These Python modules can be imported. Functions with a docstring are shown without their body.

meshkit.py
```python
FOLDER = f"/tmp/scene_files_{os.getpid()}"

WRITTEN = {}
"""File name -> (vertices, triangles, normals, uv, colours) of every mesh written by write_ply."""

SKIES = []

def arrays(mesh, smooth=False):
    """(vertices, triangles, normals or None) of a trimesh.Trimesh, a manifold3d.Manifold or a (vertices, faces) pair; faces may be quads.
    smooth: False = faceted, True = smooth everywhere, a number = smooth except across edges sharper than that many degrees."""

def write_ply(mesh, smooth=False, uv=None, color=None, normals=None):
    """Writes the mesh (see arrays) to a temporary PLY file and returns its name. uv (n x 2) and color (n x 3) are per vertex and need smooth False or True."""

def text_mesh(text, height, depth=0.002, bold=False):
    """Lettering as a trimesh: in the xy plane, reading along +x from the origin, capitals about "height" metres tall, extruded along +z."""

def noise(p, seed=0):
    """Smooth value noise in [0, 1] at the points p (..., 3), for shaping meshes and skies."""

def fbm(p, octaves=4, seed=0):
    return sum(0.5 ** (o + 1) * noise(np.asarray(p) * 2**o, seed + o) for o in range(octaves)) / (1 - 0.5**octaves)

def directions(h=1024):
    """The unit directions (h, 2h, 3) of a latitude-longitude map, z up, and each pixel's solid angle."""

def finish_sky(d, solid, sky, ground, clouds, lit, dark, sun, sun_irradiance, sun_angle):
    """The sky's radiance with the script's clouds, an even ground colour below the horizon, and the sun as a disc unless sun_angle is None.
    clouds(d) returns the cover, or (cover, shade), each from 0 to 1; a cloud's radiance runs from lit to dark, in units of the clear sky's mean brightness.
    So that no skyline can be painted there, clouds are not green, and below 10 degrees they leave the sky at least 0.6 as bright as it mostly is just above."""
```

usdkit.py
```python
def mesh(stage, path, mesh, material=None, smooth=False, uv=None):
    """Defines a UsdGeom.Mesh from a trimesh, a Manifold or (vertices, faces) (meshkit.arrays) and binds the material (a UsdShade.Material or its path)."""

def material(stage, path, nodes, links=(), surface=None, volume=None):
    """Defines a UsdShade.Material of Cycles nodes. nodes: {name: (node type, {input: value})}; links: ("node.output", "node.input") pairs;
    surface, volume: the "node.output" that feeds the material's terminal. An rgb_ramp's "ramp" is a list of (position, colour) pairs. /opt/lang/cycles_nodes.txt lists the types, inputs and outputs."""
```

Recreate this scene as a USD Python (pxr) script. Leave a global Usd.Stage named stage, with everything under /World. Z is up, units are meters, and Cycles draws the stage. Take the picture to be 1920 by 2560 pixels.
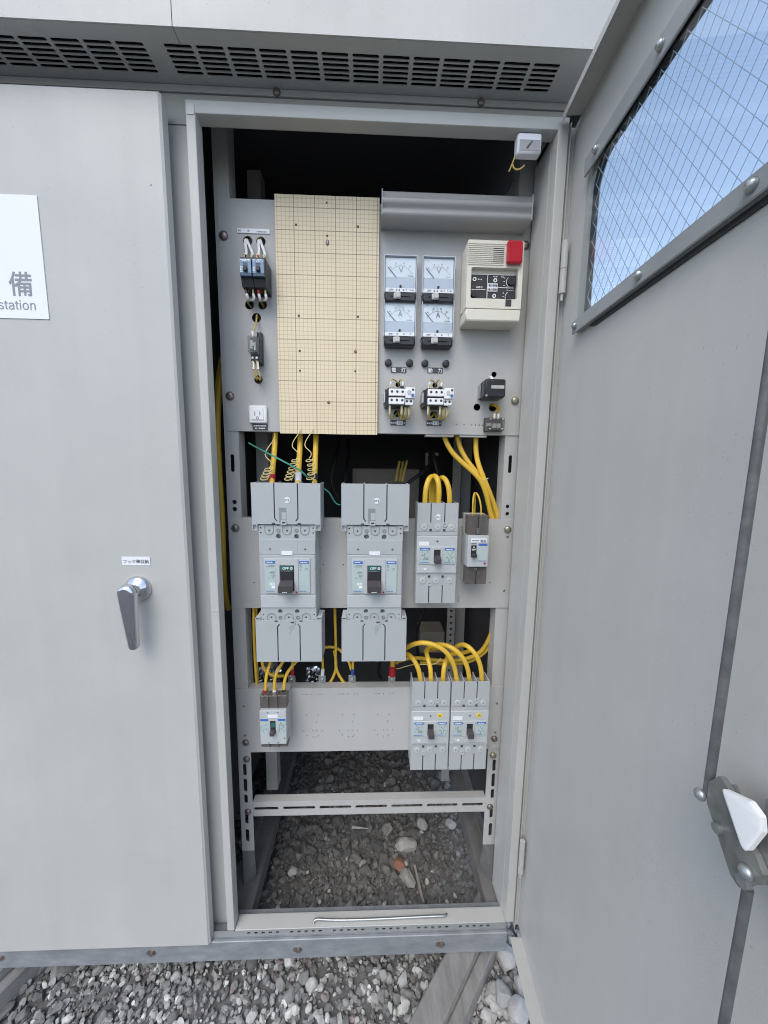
import json, math
import numpy as np
import trimesh
from scipy.interpolate import CubicSpline
from shapely import affinity, unary_union
from shapely.geometry import LineString, Point, Polygon, box as rect
from pxr import Gf, Sdf, Usd, UsdGeom, UsdLux, UsdShade, Vt
import meshkit, usdkit

# ------------------------------------------------------------------ stage, camera, sky, sun
stage = Usd.Stage.CreateInMemory()
UsdGeom.SetStageUpAxis(stage, UsdGeom.Tokens.z)
UsdGeom.SetStageMetersPerUnit(stage, 1.0)
UsdGeom.Xform.Define(stage, '/World')
UsdGeom.Scope.Define(stage, '/World/Looks')
EXPOSURE = 1.42
SUN_EL, SUN_AZ = math.radians(52), math.radians(180 + 22)      # azimuth clockwise from +y (into the cabinet)
SUN = np.array([math.sin(SUN_AZ) * math.cos(SUN_EL), math.cos(SUN_AZ) * math.cos(SUN_EL), math.sin(SUN_EL)])


def matrix(rows, t):
    m = Gf.Matrix4d(1)
    for i, r in enumerate(rows):
        m.SetRow(i, Gf.Vec4d(*map(float, r), 0))
    m.SetRow(3, Gf.Vec4d(*map(float, t), 1))
    return m


cam = UsdGeom.Camera.Define(stage, '/World/camera')
yaw, pitch, roll = 0.0354, -0.1299, 0.0131
fw = np.array([math.sin(yaw) * math.cos(pitch), math.cos(yaw) * math.cos(pitch), math.sin(pitch)])
rt = np.array([math.cos(yaw), -math.sin(yaw), 0])
up = np.cross(rt, fw)
rt, up = math.cos(roll) * rt + math.sin(roll) * up, math.cos(roll) * up - math.sin(roll) * rt
cam.AddTransformOp().Set(matrix([rt, up, -fw], (-0.0134, -0.85, 1.4408)))
cam.CreateHorizontalApertureAttr(24.0)
cam.CreateVerticalApertureAttr(32.0)
cam.CreateFocalLengthAttr(24.0 * 905.8 / 1920)
cam.CreateClippingRangeAttr(Gf.Vec2f(0.02, 5000))
cam.CreateExposureAttr(EXPOSURE)

sky = UsdLux.DomeLight.Define(stage, '/World/sky')
sky_mat = usdkit.material(stage, '/World/Looks/sky', {
    'tc': ('texture_coordinate', {}),
    'sky': ('sky_texture', {'sky_type': 'single_scattering', 'sun_disc': False, 'sun_elevation': SUN_EL,
                            'sun_rotation': math.atan2(SUN[0], SUN[1]), 'air_density': 1.0, 'aerosol_density': 1.6, 'ozone_density': 1.0}),
    'sep': ('separate_xyz', {}), 'cr': ('rgb_ramp', {'ramp': [(0.0, (0.85,) * 3), (0.15, (0.66,) * 3), (0.38, (0.32,) * 3), (0.6, (0.17,) * 3), (1.0, (0.12,) * 3)]}),
    'veil': ('mix_color', {'blend_type': 'mix', 'b': (3.0, 3.3, 3.7)}),
    'bg': ('background_shader', {"strength": 0.12})},
    [('tc.generated', 'sky.vector'), ('tc.generated', 'sep.vector'), ('sep.z', 'cr.fac'), ('cr.color', 'veil.fac'), ('sky.color', 'veil.a'), ('veil.result', 'bg.color')], surface='bg.background')
UsdShade.MaterialBindingAPI.Apply(sky.GetPrim()).Bind(sky_mat)

sun = UsdLux.DistantLight.Define(stage, '/World/sun')
sun.CreateIntensityAttr(0.12)
sun.CreateAngleAttr(40)
sun.CreateNormalizeAttr(True)
sun.CreateColorAttr(Gf.Vec3f(1.0, 0.95, 0.88))
sx = np.cross([0, 0, 1], SUN); sx /= np.linalg.norm(sx)
sun.AddTransformOp().Set(matrix([sx, np.cross(SUN, sx), SUN], (0, 0, 0)))
for p, lab, cat in ((sky.GetPrim(), 'pale blue evening sky', 'sky'),):
    p.SetCustomDataByKey('label', lab); p.SetCustomDataByKey('category', cat); p.SetCustomDataByKey('kind', 'structure')

# ------------------------------------------------------------------ materials
MATS = {}


def paint(name, col, rough=0.45, var=0.04, scale=6.0, bump=0.06, bscale=900.0, metallic=0.0, coat=0.0, spec=0.5, streak=0.0):
    c = np.array(col, float)
    nodes = {
        'geo': ('geometry', {}),
        'n1': ('noise_texture', {'scale': scale, 'detail': 5.0, 'roughness': 0.6}),
        'ramp': ('rgb_ramp', {'ramp': [(0.3, tuple(c * (1 - var))), (0.7, tuple(np.minimum(c * (1 + var), 1)))]}),
        'n2': ('noise_texture', {'scale': bscale, 'detail': 2.0}),
        'b': ('bump', {'strength': bump, 'distance': 0.001}),
        'p': ('principled_bsdf', {'roughness': rough, 'metallic': metallic, 'coat_weight': coat, 'specular_ior_level': spec})}
    links = [('geo.position', 'n1.vector'), ('geo.position', 'n2.vector'), ('n1.fac', 'ramp.fac'), ('n2.fac', 'b.height'), ('b.normal', 'p.normal')]
    out = 'ramp.color'
    if streak:                                                     # rain streaks, dust specks and a duller sheen where they lie
        nodes.update({
            'map': ('mapping', {'scale': (26.0, 26.0, 1.1)}), 'ns': ('noise_texture', {'scale': 1.0, 'detail': 4.0, 'roughness': 0.55}),
            'rs': ('rgb_ramp', {'ramp': [(0.36, (1 - streak, 1 - streak, 1 - 1.05 * streak)), (0.56, (1.0, 1.0, 1.0)), (0.8, (1 + 0.4 * streak,) * 3)]}),
            'nv': ('noise_texture', {'scale': 260.0, 'detail': 1.0}), 'rv': ('rgb_ramp', {'ramp': [(0.22, (0.62, 0.60, 0.57)), (0.28, (1.0, 1.0, 1.0))]}),
            'm1': ('mix_color', {'blend_type': 'multiply', 'fac': 1.0}), 'm2': ('mix_color', {'blend_type': 'multiply', 'fac': 0.6}),
            'nr': ('noise_texture', {'scale': 3.5, 'detail': 5.0}), 'rr': ('rgb_ramp', {'ramp': [(0.3, (rough - 0.08,) * 3), (0.7, (rough + 0.14,) * 3)]})})
        links += [('geo.position', 'map.vector'), ('map.vector', 'ns.vector'), ('ns.fac', 'rs.fac'), ('geo.position', 'nv.vector'), ('nv.fac', 'rv.fac'), ('ramp.color', 'm1.a'), ('rs.color', 'm1.b'),
                  ('m1.result', 'm2.a'), ('rv.color', 'm2.b'), ('geo.position', 'nr.vector'), ('nr.fac', 'rr.fac'), ('rr.color', 'p.roughness')]
        out = 'm2.result'
    MATS[name] = usdkit.material(stage, '/World/Looks/' + name, nodes, links + [(out, 'p.base_color')], surface='p.bsdf')
    return MATS[name]


def plain(name, col, rough=0.4, metallic=0.0, spec=0.5):
    MATS[name] = usdkit.material(stage, '/World/Looks/' + name, {
        'p': ('principled_bsdf', {'base_color': col, 'roughness': rough, 'metallic': metallic, 'specular_ior_level': spec})}, surface='p.bsdf')


def clear(name, tint, gloss=0.05, ior=1.45, mixc=None, mixw=0.0):
    nodes = {'t': ('transparent_bsdf', {'color': tint}), 'g': ('glossy_bsdf', {'roughness': gloss, 'color': (1, 1, 1)}),
             'lw': ('layer_weight', {'blend': 0.5}), 'pw': ('math', {'math_type': 'power', 'value2': 4.0}), 'sc': ('math', {'math_type': 'multiply', 'value2': 0.5}), 'ad': ('math', {'math_type': 'add', 'value2': 0.025}),
             'm': ('mix_closure', {}), 'd': ('diffuse_bsdf', {'color': mixc or (0.5, 0.5, 0.5)}), 'm2': ('mix_closure', {'fac': mixw})}
    MATS[name] = usdkit.material(stage, '/World/Looks/' + name, nodes,
                                 [('lw.facing', 'pw.value1'), ('pw.value', 'sc.value1'), ('sc.value', 'ad.value1'), ('ad.value', 'm.fac'), ('t.bsdf', 'm.closure1'), ('g.bsdf', 'm.closure2'),
                                  ('m.closure', 'm2.closure1'), ('d.bsdf', 'm2.closure2')], surface='m2.closure')


def worn(name, base, dark, light, rough=0.5, scale=14.0, metallic=0.0, stretch=(1, 1, 1), bump=0.15, bscale=250.0):
    MATS[name] = usdkit.material(stage, '/World/Looks/' + name, {
        'geo': ('geometry', {}),
        'map': ('mapping', {'scale': stretch}),
        'n1': ('noise_texture', {'scale': scale, 'detail': 7.0, 'roughness': 0.65}),
        'ramp': ('rgb_ramp', {'ramp': [(0.25, dark), (0.5, base), (0.75, light)]}),
        'n2': ('noise_texture', {'scale': bscale, 'detail': 3.0}),
        'b': ('bump', {'strength': bump, 'distance': 0.002}),
        'p': ('principled_bsdf', {'roughness': rough, 'metallic': metallic})},
        [('geo.position', 'map.vector'), ('map.vector', 'n1.vector'), ('map.vector', 'n2.vector'), ('n1.fac', 'ramp.fac'), ('ramp.color', 'p.base_color'),
         ('n2.fac', 'b.height'), ('b.normal', 'p.normal')], surface='p.bsdf')


PAINT = (0.450, 0.452, 0.424)
paint('cabinet_paint', PAINT, 0.40, 0.045, 4.0, 0.25, 700.0, streak=0.022)
paint('panel_paint', (0.43, 0.43, 0.41), 0.42, 0.04, 5.0, 0.15, 700.0, streak=0.025)
paint('inner_shade', (0.075, 0.075, 0.078), 0.6, 0.06, 5.0, 0.1, 500.0)  # shade of the unlit interior put into the wall colour
paint('breaker_plastic', (0.385, 0.41, 0.41), 0.38, 0.015, 12.0, 0.2, 1500.0)
paint('breaker_face', (0.44, 0.465, 0.465), 0.4, 0.01, 12.0, 0.1, 1500.0)
plain('label_tint', (0.40, 0.49, 0.475), 0.3)
plain('label_blue', (0.05, 0.13, 0.42), 0.4)
plain('ink_grey', (0.22, 0.24, 0.25), 0.5)
plain('ink_dark', (0.05, 0.055, 0.065), 0.5)
plain('white_plastic', (0.78, 0.79, 0.78), 0.35)
plain('white_sticker', (0.74, 0.76, 0.78), 0.35)
plain('white_ink', (0.80, 0.80, 0.78), 0.5)
plain('black_plastic', (0.018, 0.019, 0.021), 0.35)
plain('black_matt', (0.008, 0.008, 0.009), 0.8, spec=0.2)
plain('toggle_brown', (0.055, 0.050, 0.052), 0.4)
plain('toggle_green', (0.025, 0.12, 0.115), 0.35)
plain('dark_blue_plastic', (0.035, 0.07, 0.12), 0.35)
plain('steel_blue_label', (0.16, 0.26, 0.36), 0.35)
plain('red_plastic', (0.42, 0.012, 0.025), 0.25)
plain('red_tape', (0.40, 0.012, 0.02), 0.45)
plain('yellow_sticker', (0.80, 0.62, 0.03), 0.4)
paint('yellow_cable', (0.66, 0.43, 0.045), 0.42, 0.08, 18.0, 0.05, 300.0)
plain('yellow_dull', (0.48, 0.36, 0.09), 0.5)
plain('cream_wire', (0.62, 0.52, 0.22), 0.45)
plain('green_wire', (0.04, 0.24, 0.18), 0.45)
plain('blue_tape', (0.03, 0.08, 0.30), 0.45)
paint('cream_plastic', (0.66, 0.63, 0.53), 0.4, 0.015, 20.0, 0.15, 1200.0)
paint('hood_grey', (0.33, 0.33, 0.32), 0.20, 0.02, 9.0, 0.05, 900.0)
plain('knob_grey', (0.48, 0.49, 0.46), 0.4)
plain('dial_white', (0.84, 0.86, 0.87), 0.5)
plain('dial_grey', (0.58, 0.61, 0.65), 0.5)
plain('alarm_black', (0.030, 0.028, 0.027), 0.35)
clear('clear_plastic', (0.93, 0.95, 0.96), 0.04)
clear('smoked_plastic', (0.50, 0.47, 0.44), 0.08, 1.5, (0.20, 0.185, 0.17), 0.24)
clear('clear_cap', (0.72, 0.71, 0.68), 0.05, 1.5, (0.4, 0.4, 0.38), 0.06)
clear('window_glass', (0.93, 0.96, 0.97), 0.01, 1.45)
plain('wire_steel', (0.30, 0.37, 0.46), 0.7)
plain('chrome', (0.60, 0.61, 0.63), 0.06, 1.0)
paint('zinc', (0.42, 0.44, 0.43), 0.34, 0.12, 60.0, 0.1, 400.0, metallic=0.9)
paint('bolt_steel', (0.24, 0.21, 0.19), 0.38, 0.25, 120.0, 0.1, 400.0, metallic=0.8)
paint('bolt_olive', (0.36, 0.35, 0.25), 0.35, 0.15, 120.0, 0.1, 400.0, metallic=0.8)
worn('galvanised', (0.275, 0.295, 0.31), (0.20, 0.215, 0.225), (0.36, 0.38, 0.39), 0.5, 16.0, 0.35, (1, 1, 2.5))
worn('bar_paint', (0.255, 0.27, 0.27), (0.225, 0.24, 0.24), (0.285, 0.30, 0.30), 0.4, 8.0)
worn('rod_steel', (0.135, 0.14, 0.14), (0.09, 0.093, 0.095), (0.19, 0.195, 0.195), 0.5, 40.0, 0.4)
worn('latch_steel', (0.20, 0.205, 0.19), (0.13, 0.135, 0.125), (0.30, 0.30, 0.28), 0.4, 30.0, 0.5)
worn('timber', (0.215, 0.21, 0.20), (0.15, 0.147, 0.14), (0.28, 0.275, 0.265), 0.85, 9.0, 0.0, (6, 1.2, 6), 0.5, 60.0)
worn('board_cream', (0.72, 0.615, 0.42), (0.68, 0.575, 0.385), (0.755, 0.65, 0.455), 0.5, 4.0, bump=0.02)
plain('grid_ink', (0.43, 0.36, 0.22), 0.6)
plain('grid_ink_major', (0.25, 0.205, 0.13), 0.6)
worn('beige_box', (0.30, 0.28, 0.235), (0.26, 0.24, 0.20), (0.34, 0.32, 0.27), 0.6, 5.0)
worn('soil', (0.135, 0.135, 0.132), (0.085, 0.085, 0.083), (0.20, 0.20, 0.195), 0.95, 22.0, bump=1.0, bscale=140.0)
worn('channel_steel', (0.17, 0.17, 0.165), (0.12, 0.12, 0.115), (0.23, 0.23, 0.22), 0.6, 12.0)
plain('gasket', (0.022, 0.024, 0.027), 0.45)
worn('dust_wood', (0.30, 0.27, 0.235), (0.22, 0.2, 0.18), (0.38, 0.35, 0.31), 0.9, 30.0)
STONE_RAMP = [(0.0, (0.12, 0.12, 0.12)), (0.18, (0.22, 0.225, 0.215)), (0.36, (0.165, 0.16, 0.16)), (0.52, (0.31, 0.315, 0.30)),
              (0.68, (0.23, 0.23, 0.225)), (0.80, (0.41, 0.42, 0.41)), (0.86, (0.22, 0.18, 0.165)), (0.90, (0.44, 0.45, 0.43)), (0.96, (0.58, 0.59, 0.57)), (1.0, (0.68, 0.69, 0.67))]
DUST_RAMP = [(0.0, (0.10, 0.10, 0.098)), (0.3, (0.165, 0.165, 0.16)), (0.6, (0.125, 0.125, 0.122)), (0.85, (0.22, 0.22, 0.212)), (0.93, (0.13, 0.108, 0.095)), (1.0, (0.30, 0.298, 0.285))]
PALE_RAMP = [(0.0, (0.30, 0.30, 0.285)), (0.5, (0.46, 0.46, 0.44)), (0.8, (0.36, 0.35, 0.33)), (1.0, (0.58, 0.585, 0.565))]
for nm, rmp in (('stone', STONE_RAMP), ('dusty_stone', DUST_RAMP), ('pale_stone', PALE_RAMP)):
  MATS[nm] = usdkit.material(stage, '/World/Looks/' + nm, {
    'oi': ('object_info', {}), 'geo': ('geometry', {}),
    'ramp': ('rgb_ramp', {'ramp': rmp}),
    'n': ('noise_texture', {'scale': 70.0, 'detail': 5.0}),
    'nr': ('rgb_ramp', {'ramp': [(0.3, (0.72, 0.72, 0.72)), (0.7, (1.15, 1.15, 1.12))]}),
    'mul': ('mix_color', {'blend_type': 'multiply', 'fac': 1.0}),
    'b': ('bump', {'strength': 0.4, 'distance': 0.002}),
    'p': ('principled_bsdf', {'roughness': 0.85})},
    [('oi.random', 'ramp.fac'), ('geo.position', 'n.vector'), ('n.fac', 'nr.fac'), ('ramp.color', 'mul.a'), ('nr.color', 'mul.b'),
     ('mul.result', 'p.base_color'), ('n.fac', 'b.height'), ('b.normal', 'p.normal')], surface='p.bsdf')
for nm, c in (('stone_pale', (0.38, 0.375, 0.355)), ('stone_red', (0.27, 0.13, 0.09)), ('stone_white', (0.60, 0.61, 0.58)), ('stone_grey', (0.30, 0.30, 0.28))):
    worn(nm, c, tuple(0.8 * v for v in c), tuple(min(1, 1.15 * v) for v in c), 0.85, 60.0, bump=0.4)

# ------------------------------------------------------------------ prim helpers
COUNT = {}


def numbered(parent, name):
    k = (str(parent), name); n = COUNT.get(k, 0); COUNT[k] = n + 1
    return f'{parent}/{name}' + (f'_{n:03d}' if n else '')


def tag(prim, label=None, category=None, group=None, kind=None):
    for k, v in (('label', label), ('category', category), ('group', group), ('kind', kind)):
        if v:
            prim.SetCustomDataByKey(k, v)


def thing(name, label, cat, loc=(0, 0, 0), group=None):
    path = numbered('/World', name)
    x = UsdGeom.Xform.Define(stage, path)
    x.AddTranslateOp().Set(Gf.Vec3d(*map(float, loc)))
    tag(x.GetPrim(), label, cat, group)
    return path


def part(parent, name, m, mat, smooth=40, label=None, kind=None):
    if isinstance(m, list):
        m = trimesh.util.concatenate(m)
    path = numbered(parent, name)
    usdkit.mesh(stage, path, m, MATS[mat], smooth)
    tag(stage.GetPrimAtPath(path), label, None, None, kind)
    return path


def single(name, m, mat, label, cat, group=None, smooth=40, kind=None):
    path = part('/World', name, m, mat, smooth)
    tag(stage.GetPrimAtPath(path), label, cat, group, kind)
    return path


# ------------------------------------------------------------------ mesh helpers (local: x right, y into the cabinet, z up)
def box(x0, x1, y0, y1, z0, z1, b=0.0):
    c = np.array([(x0 + x1) / 2, (y0 + y1) / 2, (z0 + z1) / 2]); h = np.array([x1 - x0, y1 - y0, z1 - z0]) / 2
    if b <= 0:
        m = trimesh.creation.box(extents=2 * h); m.apply_translation(c); return m
    b = min(b, h.min() * 0.95)
    pts = [np.array(s) * np.where(np.arange(3) == k, h, h - b) for s in np.array(np.meshgrid([-1, 1], [-1, 1], [-1, 1])).T.reshape(-1, 3) for k in range(3)]
    m = trimesh.convex.convex_hull(np.array(pts)); m.apply_translation(c); return m


def hull(pts):
    return trimesh.convex.convex_hull(np.array(pts, float))


def cyl(c, r, h, axis='y', n=20, r2=None):
    m = trimesh.creation.cylinder(radius=r, height=h, sections=n)
    if r2 is not None:
        v = m.vertices.copy(); top = v[:, 2] > 0; v[top, :2] *= r2 / r; m.vertices = v
    if axis == 'y':
        m.apply_transform(trimesh.transformations.rotation_matrix(math.pi / 2, [1, 0, 0]))   # +z -> -y: r2 is the end nearer the viewer
    elif axis == 'x':
        m.apply_transform(trimesh.transformations.rotation_matrix(math.pi / 2, [0, 1, 0]))
    m.apply_translation(c); return m


def ball(c, r, sq=(1, 1, 1), sub=2):
    m = trimesh.creation.icosphere(subdivisions=sub, radius=r); m.vertices *= np.array(sq); m.apply_translation(c); return m


def plate(poly, y0, y1):
    """A polygon in x, z with thickness from y0 (front) to y1 (back)."""
    ms = []
    for g in getattr(poly, 'geoms', [poly]):
        m = trimesh.creation.extrude_polygon(g, y1 - y0, engine='earcut')
        m.apply_transform(trimesh.transformations.rotation_matrix(math.pi / 2, [1, 0, 0])); m.apply_translation((0, y1, 0)); ms.append(m)
    return trimesh.util.concatenate(ms)


def sheet(poly, z0, z1):
    """A polygon in x, y with thickness from z0 to z1."""
    return trimesh.util.concatenate([(lambda m: (m.apply_translation((0, 0, z0)), m)[1])(trimesh.creation.extrude_polygon(g, z1 - z0, engine='earcut')) for g in getattr(poly, 'geoms', [poly])])


def slot(x, z, w, h):
    r = min(w, h) / 2
    return (LineString([(x - w / 2 + r, z), (x + w / 2 - r, z)]) if w > h else LineString([(x, z - h / 2 + r), (x, z + h / 2 - r)])).buffer(r, quad_segs=4)


def disc(x, z, r):
    return Point(x, z).buffer(r, quad_segs=5)


def rrect(x0, x1, z0, z1, r):
    return rect(x0 + r, z0 + r, x1 - r, z1 - r).buffer(r, quad_segs=6)


def spline(points, n=10):
    p = np.array(points, float)
    if len(p) == 2:
        return np.linspace(p[0], p[1], 3)
    t = np.r_[0, np.cumsum(np.linalg.norm(np.diff(p, axis=0), axis=1) ** 0.7)]
    return CubicSpline(t, p)(np.linspace(0, t[-1], n * (len(p) - 1) + 1))


def tube(points, r, n=10, sides=10, smooth=True):
    p = spline(points, n) if smooth else np.array(points, float)
    t = np.gradient(p, axis=0); t /= np.linalg.norm(t, axis=1, keepdims=True)
    a = np.cross(t[0], [0.3, 0.9, 0.31]); a /= np.linalg.norm(a); ring = []
    for k in range(len(p)):
        a = a - t[k] * (a @ t[k]); a /= np.linalg.norm(a); b = np.cross(t[k], a)
        th = np.arange(sides) * 2 * math.pi / sides
        ring.append(p[k] + r * (np.cos(th)[:, None] * a + np.sin(th)[:, None] * b))
    v = np.vstack(ring + [p[:1], p[-1:]]); f = []
    for k in range(len(p) - 1):
        for j in range(sides):
            q0, q1 = k * sides + j, k * sides + (j + 1) % sides
            f += [(q0, q1, q1 + sides), (q0, q1 + sides, q0 + sides)]
    e = len(p) * sides
    for j in range(sides):
        f += [(e, (j + 1) % sides, j), (e + 1, e - sides + j, e - sides + (j + 1) % sides)]
    return trimesh.Trimesh(v, f, process=False)


def coil(points, r, R, turns, n=18):
    p = spline(points, 30); L = np.linspace(0, 1, turns * n)
    q = np.stack([np.interp(L, np.linspace(0, 1, len(p)), p[:, k]) for k in range(3)], 1)
    th = L * turns * 2 * math.pi
    q = q + R * np.stack([np.cos(th), 0.8 * np.sin(th), 0.55 * np.sin(th)], 1)
    return tube(q, r, sides=5, smooth=False)


def text(s, h, x, y, z, depth=0.0006, bold=False, anchor='c'):
    """Lettering that faces the viewer (-y), centred on x, z; y is its back."""
    m = meshkit.text_mesh(s, h, depth, bold)
    m.apply_transform(trimesh.transformations.rotation_matrix(math.pi / 2, [1, 0, 0]))
    lo, hi = m.bounds
    m.apply_translation((x - ((lo[0] + hi[0]) / 2 if anchor == 'c' else lo[0]), y, z - h / 2)); return m


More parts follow.
